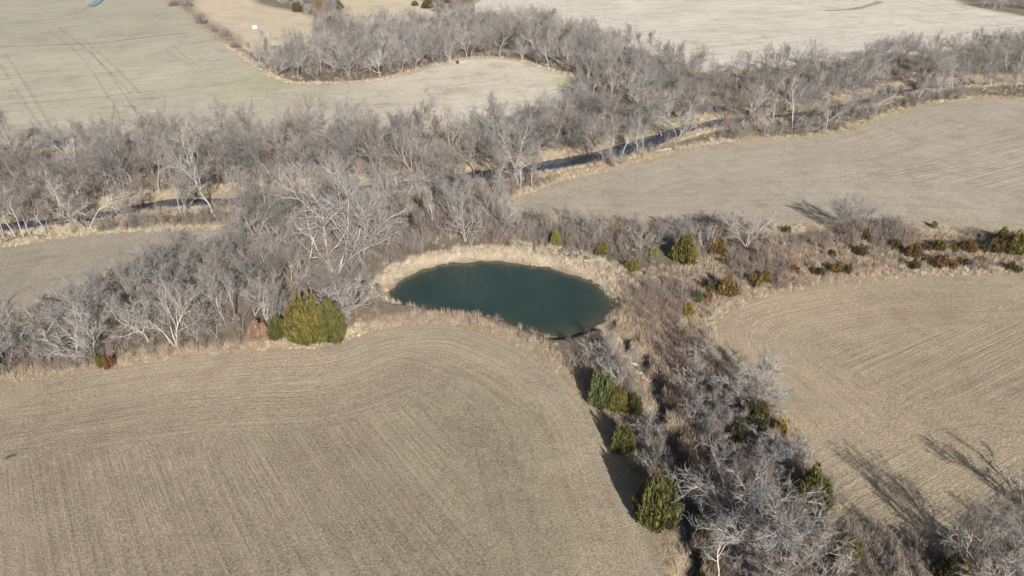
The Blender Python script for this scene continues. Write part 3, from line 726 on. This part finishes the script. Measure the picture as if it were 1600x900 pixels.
MARK = [(137,356,'the tangled low-limbed creek tree'), (60,365,'the pale trunk row at far left'), (82,266,'the dark domed tree at far left'), (195,270,'the fan-shaped tree on the greenish field'),
        (310,287,'the tallest white-limbed tree'), (288,337,'the trunk pair on the straw bank'), (378,323,'the end of the straw bank'), (455,264,'the vase-shaped tree'), (585,262,'the broad lilac grey crown'),
        (678,243,'the small dark lone-looking tree'), (740,262,'the round-crowned belt tree'), (811,292,'the large vase-shaped white tree'), (628,316,'the star-limbed white tree'), (702,318,'the low white leaning tree'),
        (905,235,'the clump above the open blue water'), (1060,214,'the many-limbed white creek tree'), (1158,196,'the leaning airy-crowned tree'), (1238,199,'the straight white creek trunk'), (1295,202,'the crossing pale trunks'),
        (1390,155,'the small blue water gap'), (1480,144,'the white trunks by the field curve'), (1572,115,'the double-stemmed white tree at right'), (526,430,'the huge white-limbed tree'), (566,408,'the fanning tree near the pond'),
        (480,545,'the largest rusty cedar'), (432,532,'the small green cone cedar'), (353,508,'the straight pale woods trunk'), (275,540,'the large fan-shaped woods tree'), (232,533,'the bright short white trunk'),
        (143,558,'the white bushy tree'), (120,495,'the white snag'), (30,515,'the dark shadow-casting tree'), (250,450,'the woods rim by the narrow field'), (783,366,'the left tip of the middle right field'),
        (930,400,'the grey bushy tree above the pond'), (1073,413,'the tall olive hedge cedar'), (975,706,'the lone round cedar'), (1027,825,'the big round dark cedar'), (1072,765,'the dead white bent snag'),
        (1178,850,'the large pale thicket tree'), (1182,622,'the wide silvery crown'), (1273,799,'the green cedar at the tan field edge'), (1486,912,'the dark bottom edge cedar'), (600,470,'the left shore of the pond')]
fill_rows = []
for nm, pg, n, gap, hr, vs, label, group, pale in FILL:
    for a, b_, h, g in in_px(pg, n, gap, hr, len(nm)*13):
        if NB >= 300: break
        NB += 1; px_, py_ = to_px(a, b_); pl = min(1, max(0, pale+g.uniform(-.38, .38))); v = g.choice(vs)
        d2, mk = min((((px_-m[0])**2+((py_-m[1])*1.8)**2), m) for m in MARK)
        dx_, dy_ = px_-mk[0], (py_-mk[1])*1.8
        side = ('right of' if dx_ > 0 else 'left of') if abs(dx_) > abs(dy_) else ('in front of' if dy_ > 0 else 'behind')
        fill_rows.append([d2, side, mk[2], a, b_, h, v, pl, g.uniform(.9, 1.25), label, group])
fill_rows.sort(key=lambda q: q[0]); seen = {}
for d2, side, mk, a, b_, h, v, pl, wd, label, group in fill_rows:
    k = seen[(side, mk)] = seen.get((side, mk), 0)+1
    tone = 'pale' if pl > .6 else ('dark grey' if pl < .35 else 'grey')
    if k <= 4: lab = '%s %s bare tree %s %s %s' % (tone, LOOK[v], ('close', 'near', 'farther', 'well')[k-1], side, mk)
    else: lab = label
    if len(lab.split()) > 16: lab = lab.replace('bare tree', 'tree')
    bare_tree(a, b_, h, v, lab, group, pl, wid=wd)

# ------------------------------------------------------------------ instanced stuff (what nobody could count)
def scatter(name, pts, sources, label):
    """pts: list of (x,y,z,scale,rot,pick)"""
    if not len(pts): return
    A = np.array(pts, float)
    me = bpy.data.meshes.new(name); me.vertices.add(len(A)); me.vertices.foreach_set('co', A[:, :3].ravel())
    for nm, c in (('sc', 3), ('ro', 4)):
        a = me.attributes.new(nm, 'FLOAT', 'POINT'); a.data.foreach_set('value', A[:, c].copy())
    a = me.attributes.new('pk', 'INT', 'POINT'); a.data.foreach_set('value', A[:, 5].astype(np.int32))
    o = link(name, me); tag(o, label, kind='stuff'); 
    c = bpy.data.collections.new(name+'_kinds')
    for i, sm_ in enumerate(sources):
        so_ = bpy.data.objects.new('%s_kind_%02d' % (name, i), sm_); c.objects.link(so_)
    gt = bpy.data.node_groups.new(name, 'GeometryNodeTree')
    gt.interface.new_socket(name='Geometry', in_out='INPUT', socket_type='NodeSocketGeometry')
    gt.interface.new_socket(name='Geometry', in_out='OUTPUT', socket_type='NodeSocketGeometry')
    N = gt.nodes; L = gt.links
    gi = N.new('NodeGroupInput'); go = N.new('NodeGroupOutput'); ip = N.new('GeometryNodeInstanceOnPoints')
    ci = N.new('GeometryNodeCollectionInfo'); ci.inputs['Collection'].default_value = c; ci.inputs['Separate Children'].default_value = True; ci.inputs['Reset Children'].default_value = True
    def na(t, nm):
        q = N.new('GeometryNodeInputNamedAttribute'); q.data_type = t; q.inputs['Name'].default_value = nm; return q.outputs['Attribute']
    cx_ = N.new('ShaderNodeCombineXYZ'); L.new(na('FLOAT', 'ro'), cx_.inputs[2])
    L.new(gi.outputs[0], ip.inputs['Points']); L.new(ci.outputs[0], ip.inputs['Instance']); ip.inputs['Pick Instance'].default_value = True
    L.new(na('INT', 'pk'), ip.inputs['Instance Index']); L.new(cx_.outputs[0], ip.inputs['Rotation']); L.new(na('FLOAT', 'sc'), ip.inputs['Scale'])
    L.new(ip.outputs[0], go.inputs[0])
    md = o.modifiers.new('instances', 'NODES'); md.node_group = gt
    return o
def brush_mesh(name, seed, mat, stems=15, H=1.0, w=.5, tw=7):
    g = random.Random(seed); B = MB()
    for i in range(stems):
        a = g.uniform(0, 6.283); l = g.uniform(.1, w); d = vn((math.cos(a)*l, math.sin(a)*l, 1)); p = (g.uniform(-.18, .18), g.uniform(-.18, .18), -.05); h = H*g.uniform(.6, 1.05)
        q = vadd(p, vmulv(d, h*.5)); d2 = vn(vadd(d, vmulv(rdir(g), .25))); e = vadd(q, vmulv(d2, h*.5))
        B.blade(p, e, .028, vn(cr(d, rdir(g)))); B.blade(p, q, .02, vn(cr(d, rdir(g))))
        for k in range(tw):
            t = g.uniform(.25, 1); s = vadd(vmulv(p, 1-t), vmulv(e, t)); td = bend(d2, g.uniform(.3, .9), g); B.blade(s, vadd(s, vmulv(td, h*g.uniform(.15, .38))), .014, vn(cr(td, rdir(g))))
    return mesh(name, B.V, B.F, mat)
def tuft_mesh(name, seed, mat, n=24, w=.38, bw=.042):
    g = random.Random(seed); B = MB()
    for i in range(n):
        a = g.uniform(0, 6.283); l = g.uniform(.05, w); d = vn((math.cos(a)*l, math.sin(a)*l, 1)); p = (g.uniform(-.5, .5), g.uniform(-.5, .5), -.05); h = g.uniform(.4, 1.1)
        B.blade(p, vadd(p, vmulv(d, h)), bw*g.uniform(.7, 1.3), vn(cr(d, rdir(g))))
    return mesh(name, B.V, B.F, mat)
BR = [brush_mesh('brush%d' % i, 300+i, m, w=w_) for i, (m, w_) in enumerate([(BRUSHM, .5), (BRUSHM, .75), (BRUSHM, .35), (BRUSHG, .5), (BRUSHG, .8), (BRUSHR, .6)])]
TF = [tuft_mesh('tuft%d' % i, 400+i, m) for i, m in enumerate([GRASSM, GRASSM, GRASSM, GRASSP, GRASSP, GRASSG])]
rs = np.random.RandomState(11)
class Sample:                             # random ground points with the fields' distances
    def __init__(s, n, xr, yr):
        s.x = rs.uniform(*xr, n); s.y = rs.uniform(*yr, n); s.re()
    def re(s):
        x, y = s.x, s.y; s.dc = dist(CREEK, x, y, False); s.dp = sd(POND, x, y); s.dg = dist(GULLY, x, y, False)
        s.df = np.full(x.shape, 1e9)
        for k in F: 
            ins = inside(FP[k], x, y); d = dist(FP[k], x, y); s.df = np.minimum(s.df, np.where(ins, -d, d))
            s.df = np.where(ins, -d, s.df)
        s.z = height(x, y, s.dc, s.dp, s.dg)
    def keep(s, m):
        for a in ('x', 'y', 'dc', 'dp', 'dg', 'df', 'z'): setattr(s, a, getattr(s, a)[m])
def visible(x, y, m=6):
    return (np.abs(x) < (y*math.cos(PITCH)+HCAM*math.sin(PITCH))*.75+m+8) & (y > 30)
def frame_pts(n, ymax, power):           # density falls with distance
    u = rs.rand(n); y = 36+(ymax-36)*u**power; x = rs.uniform(-1, 1, n)*((y*.866+27.5)*.75+12)
    return x, y
def samp(n, ymax, power):
    s = Sample.__new__(Sample); s.x, s.y = frame_pts(n, ymax, power); s.re(); return s
def near_trees(x, y, r=5):
    T_ = np.array(TREES); out = np.zeros(len(x), bool)
    for i in range(0, len(x), 4000):
        out[i:i+4000] = (((x[i:i+4000, None]-T_[None, :, 0])**2+(y[i:i+4000, None]-T_[None, :, 1])**2).min(1) < r*r)
    return out
# grass margins and banks
s = samp(215000, 300, 1.25)
mg = (s.df > -.3) & (s.dp < -.4) & (s.dc > 2.8)
band = (s.df < 2.9+2.2*noise(s.x, s.y, 8)) | ((s.dp > -3.4-3*(s.x > 0)) & (s.y > 92)) | ((s.dc < 7.5+3*noise(s.x, s.y, 10)) & (s.dc > 3.6))
rg = inside(ROUGH, s.x, s.y); south = (s.dp > -9) & (s.y < 92)
pr = np.where(band, .95, np.where((s.dg < 4) & rg, .8, np.where(rg, .42, .05)))*np.where((noise(s.x, s.y, 4) > -.22), 1, .35)
s.keep(mg & (rs.rand(len(s.x)) < pr) & (s.dg > .9))
sc = rs.uniform(.45, .95, len(s.x))*np.clip(.75+s.df*.12, .6, 1.1)
nz = noise(s.x, s.y, 11)
pk = np.where(rs.rand(len(s.x)) < .5+nz*1.2, rs.randint(0, 3, len(s.x)), rs.randint(3, 5, len(s.x)))
pk = np.where(inside(ROUGH, s.x, s.y) & (s.df > 2.5) & (rs.rand(len(s.x)) < .75), rs.randint(3, 5, len(s.x)), pk)
gx, gy = P(1330, 200); grn = (np.abs(s.df) < 2.2) & (s.y > 150) & (s.x > 70) & (s.x < 125); pk = np.where(grn | (rs.rand(len(s.x)) < .03), 5, pk)
pk = np.where((s.dp > -9) & (s.y < 92) & (rs.rand(len(s.x)) < .75), rs.randint(3, 5, len(s.x)), pk)
pk = np.where((s.dp > -9) & (s.y > 92) & (rs.rand(len(s.x)) < .8), rs.randint(0, 3, len(s.x)), pk)
scatter('dry_grass', np.stack([s.x, s.y, s.z, sc, rs.uniform(0, 6.28, len(s.x)), pk], 1), TF, 'tall dry tan grass along the field margins and banks')
# brush under and between the trees
s = samp(110000, 330, 1.15)
m = (s.df > 1.0) & (s.dp < -2.2) & (s.dc > 3.0) & (s.dg > 2.3)
nt_ = near_trees(s.x, s.y, 5.5); rg = inside(ROUGH, s.x, s.y)
pr = np.where(nt_, .75, .10)+np.where(rg, .95, 0)+np.where((s.dp > -12) & (s.y < 92), .45, 0)+np.where((s.dp > -14) & (s.y > 92), .35, 0)+.45*np.exp(-((s.x+24)/6)**2-((s.y-92)/10)**2); pr = pr*np.where((s.dp > -3.2) & (s.y > 92), .15, 1)
pr = pr*np.clip(.55+1.8*noise(s.x, s.y, 9), .1, 1)*np.where(s.dc < 9.5, .35, 1)
s.keep(m & (rs.rand(len(s.x)) < pr))
frt = np.array([in_front(*to_px(a, b_), 16, .6) for a, b_ in zip(s.x, s.y)]); s.keep(~frt)
nt_ = near_trees(s.x, s.y, 5.5)
sc = rs.uniform(.9, 2.3, len(s.x))*np.where(s.y > 110, 1.25, .85)*np.where(nt_, 1.1, .75)*np.where((s.x > 18) & (s.y > 80) & (s.y < 112) & (noise(s.x, s.y, 7) > -.05), 1.5, 1)
pk = np.where(rs.rand(len(s.x)) < .45+noise(s.x, s.y, 12), rs.randint(3, 5, len(s.x)), rs.randint(0, 3, len(s.x)))
pk = np.where(inside(ROUGH, s.x, s.y) & (rs.rand(len(s.x)) < .8), rs.randint(0, 3, len(s.x)), pk)
pk = np.where((rs.rand(len(s.x)) < np.where(inside(ROUGH, s.x, s.y), .35, .06)), 5, pk)
scatter('brush', np.stack([s.x, s.y, s.z, sc, rs.uniform(0, 6.28, len(s.x)), pk], 1), BR, 'brown and grey leafless brush under the trees and in the thickets')
# straw residue on the nearest fields
ST = [tuft_mesh('straw%d' % i, 600+i, CLODM, 7, 1.6, .05) for i in range(4)]
s = samp(120000, 125, 1.0)
s.keep((s.df < -.2) & (noise(s.x, s.y, 2.5)+noise(s.x, s.y, 9)*.6 > -.35))
scatter('straw_residue', np.stack([s.x, s.y, s.z, rs.uniform(.10, .24, len(s.x)), rs.uniform(0, 6.28, len(s.x)), rs.randint(0, 4, len(s.x))], 1), ST, 'short straw and stubble lying on the near fields')
# the far belt reads as one mass: more than 300 trees of the kind already stand nearer
def grove_source(var):
    (tm, cm), H = VAR[var]
    me = bpy.data.meshes.new('grove_'+var)
    n1, n2 = len(tm.vertices), len(cm.vertices)
    c1 = np.empty(n1*3); tm.vertices.foreach_get('co', c1); c2 = np.empty(n2*3); cm.vertices.foreach_get('co', c2)
    f = [tuple(p.vertices) for p in tm.polygons]+[tuple(v+n1 for v in p.vertices) for p in cm.polygons]
    me.from_pydata([tuple(v/H) for v in np.vstack([c1.reshape(-1, 3), c2.reshape(-1, 3)])], [], f)
    me.materials.append(GBARK); me.materials.append(GTWIG)
    me.polygons.foreach_set('material_index', [0]*len(tm.polygons)+[1]*len(cm.polygons)); me.update(); return me
GV = ['tall', 'vase', 'dome', 'fan2', 'twin', 'vase2', 'small', 'slim']
GS = [grove_source(v) for v in GV]
groves = []
for pg, n, gap, hr, seed in [
    ([(388,92),(420,78),(500,66),(560,44),(640,40),(745,28),(850,40),(950,62),(1020,88),(1100,112),(1060,150),(1000,175),(930,150),(900,118),(840,100),(790,90),(740,88),(690,98),(620,118),(560,128),(470,130),(430,122),(400,104)], 320, 4.3, (6.5,11.5), 5),
    ([(488,55),(500,20),(520,2),(545,20),(560,45),(540,60)], 26, 4, (5,8), 6),
    ([(1480,-4),(1540,14),(1600,24),(1700,42),(1750,-5),(1500,-40)], 70, 6, (7,11), 8),
    ([(370,-10),(400,5),(450,15),(488,28),(470,5),(420,-14)], 26, 4.5, (4,6.5), 9),
    ([(640,-14),(700,-2),(742,-2),(760,-20),(660,-35)], 10, 5, (5,7), 12),
    ([(390,330),(480,318),(640,305),(800,285),(830,300),(780,325),(800,350),(740,375),(640,385),(600,420),(560,450),(440,440),(390,390)], 34, 2.8, (3.5,8), 21),
    ([(-60,560),(60,500),(130,468),(200,442),(270,420),(380,385),(440,400),(520,440),(560,500),(540,520),(400,520),(300,535),(180,548),(60,560),(-20,590)], 45, 2.3, (3,6.5), 22),
    ([(1000,700),(1060,640),(1120,600),(1200,640),(1250,720),(1300,800),(1340,900),(1350,960),(1090,960),(1075,800)], 24, 1.8, (2.5,4.5), 23),
    ([(860,192),(900,130),(1000,150),(1110,112),(1210,108),(1310,98),(1510,78),(1620,62),(1620,150),(1540,150),(1400,168),(1290,206),(1160,214),(1080,228),(950,230),(870,245)], 105, 4.2, (6,11), 10),
    ([(-60,300),(0,236),(150,232),(300,222),(500,216),(650,212),(760,207),(850,196),(850,262),(700,285),(480,308),(300,315),(100,340),(-60,360)], 46, 3.8, (5,10.5), 11)]:
    for a, b_, h, g in in_px(pg, n, gap, hr, seed): groves.append((a, b_, hz(a, b_), h, g.uniform(0, 6.28), g.randrange(len(GV))))
groves = groves
scatter('far_woodland', groves, GS, 'tangle of farther and smaller bare grey trees filling the belts and woods')

# ------------------------------------------------------------------ cedars
def cedar_meshes(name, seed, shape, n=1500):
    g = random.Random(seed); Fm = MB(); T = MB()
    lead = {'cone': [(0, 0, 1.0, .78)]+[(.34*math.cos(a), .34*math.sin(a), g.uniform(.55, .8), .6) for a in (seed, seed+2.2, seed+4.1)],
            'dome': [(.1, 0, 1.0, .6)]+[(g.uniform(.38, .55)*math.cos(seed+k*1.05), g.uniform(.38, .55)*math.sin(seed+k*1.05), g.uniform(.55, .93), g.uniform(.40, .54)) for k in range(6)],
            'bush': [(g.uniform(.1, .55)*math.cos(seed+k*1.3), g.uniform(.1, .55)*math.sin(seed+k*1.3), g.uniform(.5, 1.0), g.uniform(.35, .5)) for k in range(5)]}[shape]
    wsum = [l[3]*l[2] for l in lead]
    for li, (lx, ly, lh, lr) in enumerate(lead):
        prof = lambda t: (1-t)**.62*min(1, .6+t*2.4)
        sk = [(g.uniform(0, 6.283), g.uniform(0, .9), g.uniform(.15, .4)) for _ in range(9)]
        def bul(a, t):
            return .8+sum(ls*math.exp(-(math.atan2(math.sin(a-la), math.cos(a-la))/.4)**2-((t-lt)/.13)**2) for la, lt, ls in sk)
        base = len(Fm.V); nr, ns = 6, 8        # inner mass of older shoots
        for i in range(nr+1):
            t = .03+.87*i/nr
            for k in range(ns):
                a = 6.283*k/ns; r = .52*lr*prof(t)*bul(a, t)*g.uniform(.8, 1.15); Fm.V.append((lx+r*math.cos(a), ly+r*math.sin(a), t*lh*.9))
        for i in range(nr):
            for k in range(ns):
                a = base+i*ns+k; b = base+i*ns+(k+1) % ns; Fm.F.append((a, b, b+ns, a+ns))
        for i in range(int(n*wsum[li]/sum(wsum))):
            t = 1-math.sqrt(g.random())*.98; a = g.uniform(0, 6.283); R_ = lr*prof(t)*bul(a, t); rr = R_*g.uniform(.5, 1.0)
            p = (lx+rr*math.cos(a), ly+rr*math.sin(a), t*.9*lh)
            ox, oy = lx+.6*math.cos(a), ly+.6*math.sin(a)
            d = vn((ox+g.uniform(-.3, .3), oy+g.uniform(-.3, .3), g.uniform(.35, 1.3)+t*.5)); L = g.uniform(.09, .19)
            for k in range(4):
                dd = vn(vadd(d, vmulv(rdir(g), .4))); sd_ = vn(cr(dd, rdir(g))); m_ = vadd(p, vmulv(dd, L*.45)); q = vadd(p, vmulv(dd, L*g.uniform(.8, 1.25)))
                b = len(Fm.V); w_ = L*.13
                Fm.V += [p, vadd(m_, vmulv(sd_, w_)), q, vadd(m_, vmulv(sd_, -w_))]; Fm.F.append((b, b+1, b+2, b+3))
    mz = max(v[2] for v in Fm.V); mr_ = sorted(math.hypot(v[0], v[1]) for v in Fm.V)[int(len(Fm.V)*.985)]
    Fm.V = [(v[0]/mr_, v[1]/mr_, v[2]/mz) for v in Fm.V]
    T.tube([(0, 0, -.06), (0.01, 0, .3), (0, .01, .8)], [.045, .035, .012], 6)
    for l in lead: T.tube([(0, 0, .02), (l[0]*.6, l[1]*.6, l[2]*.3), (l[0], l[1], l[2]*.7)], [.03, .02, .008], 4)
    return mesh(name+'_trunk', T.V, T.F, BARK, True), mesh(name+'_foliage', Fm.V, Fm.F, LEAF)
CED = {k: [cedar_meshes('%s%d' % (k, i), 50+i*9+len(k), k, n) for i in range(c)] for k, n, c in (('cone', 1700, 3), ('dome', 2200, 4), ('bush', 800, 4))}
CC = {'green': (.088,.087,.025), 'olive': (.126,.108,.027), 'rust': (.150,.095,.030), 'blue': (.085,.105,.040), 'red': (.145,.070,.035), 'dark': (.070,.062,.024), 'brown': (.29,.18,.13), 'gold': (.22,.15,.03), 'yel': (.19,.20,.05)}
def cedar(bx, by, ty, wpx, colr, shape, label, name='cedar_tree', cat='cedar', group=None):
    X_, Y_ = P(bx, by); wid = wpx*mpp(bx, by); Y_ += wid*.30      # base lies behind the visible foot of the skirt
    h = max(.8, rise(bx, by, ty)*.9); 
    if h < .9 or shape == 'bush': h = max(h, wid*.55)
    root = bpy.data.objects.new(name, None); COL.objects.link(root)
    root.location = (X_, Y_, hz(X_, Y_)-.02); root.scale = (wid*.5, wid*.5, h); root.rotation_euler = (0, 0, TG.uniform(0, 6.28)); tag(root, label, cat, group)
    tm, fm = TG.choice(CED[shape])
    for nm, me, c in (('trunk', tm, (.2,.15,.11)), ('foliage', fm, CC[colr])):
        o = bpy.data.objects.new(nm, me); COL.objects.link(o); o.parent = root; o.color = (*c, 1)
    return root
for args in CEDARS:
    b_ = args[5] == 'bush'
    cedar(*args, name='bush' if (b_ or 'shrub' in args[6]) and 'cedar' not in args[6].split(',')[0] else 'cedar_tree', cat='bush' if 'bush' in args[6] or 'shrub' in args[6] else 'cedar')

# leafless shrubs along the far fence line, each a thing
def shrub_mesh(seed):
    g = random.Random(seed); B = MB()
    for i in range(60):
        a = g.uniform(0, 6.283); l = g.uniform(.1, 1.3); d = vn((math.cos(a)*l, math.sin(a)*l, 1)); p = (g.uniform(-.3, .3), g.uniform(-.3, .3), -.05); h = g.uniform(.6, 1.0)
        e = vadd(p, vmulv(d, h)); B.blade(p, e, .03, vn(cr(d, rdir(g))))
        for k in range(14):
            t = g.uniform(.3, 1); s_ = vadd(vmulv(p, 1-t), vmulv(e, t)); td = bend(d, g.uniform(.3, 1.1), g); B.blade(s_, vadd(s_, vmulv(td, g.uniform(.12, .32))), .03, vn(cr(td, rdir(g))))
    return mesh('bare_shrub', B.V, B.F, TWIG)
SH = [shrub_mesh(900+i) for i in range(3)]
for i, (bx, by, ty, wpx, lab) in enumerate([
  (272,9,-4,28,'grey leafless shrub at the top edge where the far fence line begins'), (292,10,-6,26,'second grey shrub at the top edge on the fence line'),
  (312,38,16,32,'biggest purplish grey shrub on the fence line between green field and pasture'), (334,50,38,18,'small shrub just right below the biggest one on the fence line'),
  (352,58,42,24,'round purplish shrub in the middle of the fence line'), (366,76,63,26,'last low shrub at the lower end of the fence line'),
  (686,18,-2,30,'grey round shrub right of the dark cedar at top middle'), (712,14,-3,22,'pale grey shrub at top middle, right of the round one'),
  (500,52,36,30,'low grey shrub at the left foot of the far belt end'), (362,512+20,515,1,None)]):
    if not lab: continue
    X_, Y_ = P(bx, by); o = link('bare_shrub', SH[i % 3], None, (X_, Y_+1, hz(X_, Y_+1))); wd = wpx*mpp(bx, by)
    o.scale = (wd*.55, wd*.55, max(2.2, rise(bx, by, ty))); o.rotation_euler[2] = i*1.3; o.color = (.20,.165,.16,1); tag(o, lab, 'shrub')

# ------------------------------------------------------------------ bale, rocks, logs
m_, n_, b2 = newmat('white_bale_wrap', .45, .4); b2.inputs['Base Color'].default_value = (.7,.7,.67,1)
m3, n3, b3 = newmat('hay_end', .9, .1)
pos = node(n3, 'ShaderNodeTexCoord').outputs['Object']; n3.links.new(cmix(n3, rng(n3, tex(n3, pos, 9, 4, .7), .3, .7, 0, 1), (.45,.36,.2), (.62,.55,.4)), b3.inputs['Base Color'])
bx_, by_ = P(398.5, 47); root = link('hay_bale', None, None, (bx_, by_, hz(bx_, by_))); root.rotation_euler[2] = R(35)
tag(root, 'white-wrapped round hay bale alone in the orange tan pasture', 'hay bale')
B = MB(); rad_ = .85; prof_ = [(-.95, rad_*.90), (-.88, rad_*.98), (-.4, rad_*1.01), (0, rad_), (.4, rad_*1.01), (.88, rad_*.98), (.95, rad_*.90)]
B.tube([(a, 0, .96) for a, _ in prof_], [r for _, r in prof_], 28); link('wrap', mesh('wrap', B.V, B.F, m_, True), root)
for s_ in (-1, 1):
    E_ = MB(); nn = 28
    for rr in (.90, .6, .3):
        for k in range(nn): E_.V.append((s_*(.95+.05*(1-rr)), rr*math.cos(6.2832*k/nn), .96+rr*math.sin(6.2832*k/nn)))
    E_.V.append((s_*.99, 0, .96))
    for r_ in range(2):
        for k in range(nn): a = r_*nn+k; b_ = r_*nn+(k+1) % nn; E_.F.append((a, b_, b_+nn, a+nn))
    for k in range(nn): E_.F.append((2*nn+k, 2*nn+(k+1) % nn, 3*nn))
    link('bale_end', mesh('bale_end', E_.V, E_.F, m_ if s_ < 0 else m3, True), root)
mr, nr_, br_ = newmat('limestone', .9, .2)
pr_ = node(nr_, 'ShaderNodeTexCoord').outputs['Object']; nr_.links.new(cmix(nr_, rng(nr_, tex(nr_, pr_, 3, 5, .7), .3, .7, 0, 1), (.25,.22,.17), (.50,.45,.36)), br_.inputs['Base Color'])
def rock_mesh(seed):
    g = np.random.RandomState(seed); import bmesh
    bm = bmesh.new(); bmesh.ops.create_icosphere(bm, subdivisions=2, radius=1)
    pl = g.normal(size=(9, 3)); pl /= np.linalg.norm(pl, axis=1)[:, None]; h = g.uniform(.55, .9, 9)
    for v in bm.verts:
        c = np.array(v.co)
        for q, hh in zip(pl, h):
            dd = c@q
            if dd > hh: c -= q*(dd-hh)
        v.co = c*(1, .8, .55)
    me = bpy.data.meshes.new('rock'); bm.to_mesh(me); bm.free(); me.materials.append(mr); return me
RK = [rock_mesh(i) for i in range(4)]
g = random.Random(4)
RLAB = {0: 'largest pale rock on the left lip of the gully head', 1: 'pale flat rock below the largest one in the gully', 2: 'pale rock near the start of the black strip'}
rk = [(995,574,.75), (999,583,.6), (990,562,.5)]+[(g.uniform(962, 1006), 0, g.uniform(.18, .4)) for _ in range(10)]
for i, (a, b_, s_) in enumerate(rk):
    if b_ == 0: b_ = 512+(a-962)*1.5+g.uniform(-9, 9)
    X_, Y_ = P(a, b_, -.5); o = link('rock', RK[i % 4], None, (X_, Y_, hz(X_, Y_)+s_*.15)); o.scale = (s_, s_, s_); o.rotation_euler = (g.uniform(-.3, .3), g.uniform(-.3, .3), g.uniform(0, 6))
    tag(o, RLAB.get(i, 'small pale rock strewn along the wash between the pond and the gully'), 'rock', None if i in RLAB else 'small rocks in the wash')
CLOD, ncl, bcl = newmat('bank_clods', .95, .1); bcl.inputs['Base Color'].default_value = (.24,.19,.14,1)
def shore_stones():
    V_ = []; F_ = []
    for k in range(110):
        i = g.randrange(len(POND)); p = POND[i]+(POND[(i+1) % len(POND)]-POND[i])*g.random(); o_ = g.uniform(-.5, .9)
        c = POND.mean(0); d = (p-c)/np.linalg.norm(p-c); q = p+d*o_; s = g.uniform(.04, .13)*(1.6 if q[0] > 12 else 1); zz = hz(*q)
        if zz < POND_Z: continue
        b = len(V_)
        for v in ((1, 0, 0), (0, 1, 0), (-1, 0, 0), (0, -1, 0), (0, 0, .7), (0, 0, -.6)): V_.append((q[0]+v[0]*s*g.uniform(.7, 1.2), q[1]+v[1]*s*g.uniform(.7, 1.2), zz+v[2]*s))
        for f in ((0, 1, 4), (1, 2, 4), (2, 3, 4), (3, 0, 4), (1, 0, 5), (2, 1, 5), (3, 2, 5), (0, 3, 5)): F_.append(tuple(b+t for t in f))
    tag(link('shore_stones', mesh('shore_stones', V_, F_, CLOD)), 'small stones and clods along the pond rim', kind='stuff')
shore_stones()
def log(bx, by, L, r, ang, label, z0=0, c=(.42,.39,.35,1)):
    lg = random.Random(bx); B = MB(); pts = []; p = (-L/2, 0, r*.8)
    for i in range(7): pts.append(p); p = vadd(p, (L/6, lg.uniform(-.12, .12)*L/6, lg.uniform(-.03, .05)*L/6))
    B.tube(pts, [r*(1-.1*i) for i in range(7)], 7)
    rr = link('fallen_log', None, None); X_, Y_ = P(bx, by); rr.location = (X_, Y_, hz(X_, Y_)+z0); rr.rotation_euler[2] = ang; tag(rr, label, 'log')
    o = link('trunk', mesh('log_trunk', B.V, B.F, BARK, True), rr); o.color = c
    C_ = MB()
    for k in range(12):
        i = lg.randrange(2, 6); d = vn((lg.uniform(.2, 1), lg.uniform(-1, 1), lg.uniform(.1, .8))); q = pts[i]; l = L*lg.uniform(.12, .3)
        C_.tube([q, vadd(q, vmulv(d, l*.5)), vadd(vadd(q, vmulv(d, l)), (0, 0, l*.1))], [r*.28, r*.2, r*.06], 4)
    o = link('broken_limb', mesh('log_limb', C_.V, C_.F, BARK, True), rr); o.color = c
log(1045,236,7,.16,R(15),'fallen dead branch heap at the field edge below the many-limbed white tree',.1)
log(1388,158,9,.2,R(40),'pale fallen trunk lying toward the small blue water gap, upper right',.5)
log(880,215,8,.18,R(40),'fallen white trunk leaning up in the clump above the open blue water',1.2)
log(645,345,7,.17,R(40),'fallen dead trunk in the woods between creek and pond',.4)
log(16,714,.9,.16,R(35),'short dark log lying in the near field at the far left', 0, (.06,.05,.04,1))
log(930,408,4,.1,R(10),'grey brush pile at the upper right rim of the pond',.1)

# ------------------------------------------------------------------ thin winter haze
hm_ = bpy.data.materials.new('thin_haze'); hm_.use_nodes = True; hn = hm_.node_tree; hn.nodes.clear()
pv = hn.nodes.new('ShaderNodeVolumePrincipled'); pv.inputs['Color'].default_value = (.93,.96,1,1); pv.inputs['Density'].default_value = .0001; pv.inputs['Anisotropy'].default_value = .2
ho = hn.nodes.new('ShaderNodeOutputMaterial'); hn.links.new(pv.outputs[0], ho.inputs['Volume'])
A_, B_, C_, D_, Z0, Z1 = -4200, 4200, -2000, 6000, -8, 62
hv = [(a, b, c) for c in (Z0, Z1) for a, b in ((A_, C_), (B_, C_), (B_, D_), (A_, D_))]
tag(link('haze', mesh('haze', hv, [(3,2,1,0),(4,5,6,7),(0,1,5,4),(1,2,6,5),(2,3,7,6),(3,0,4,7)], hm_)), 'thin pale winter haze over the whole valley', kind='stuff')
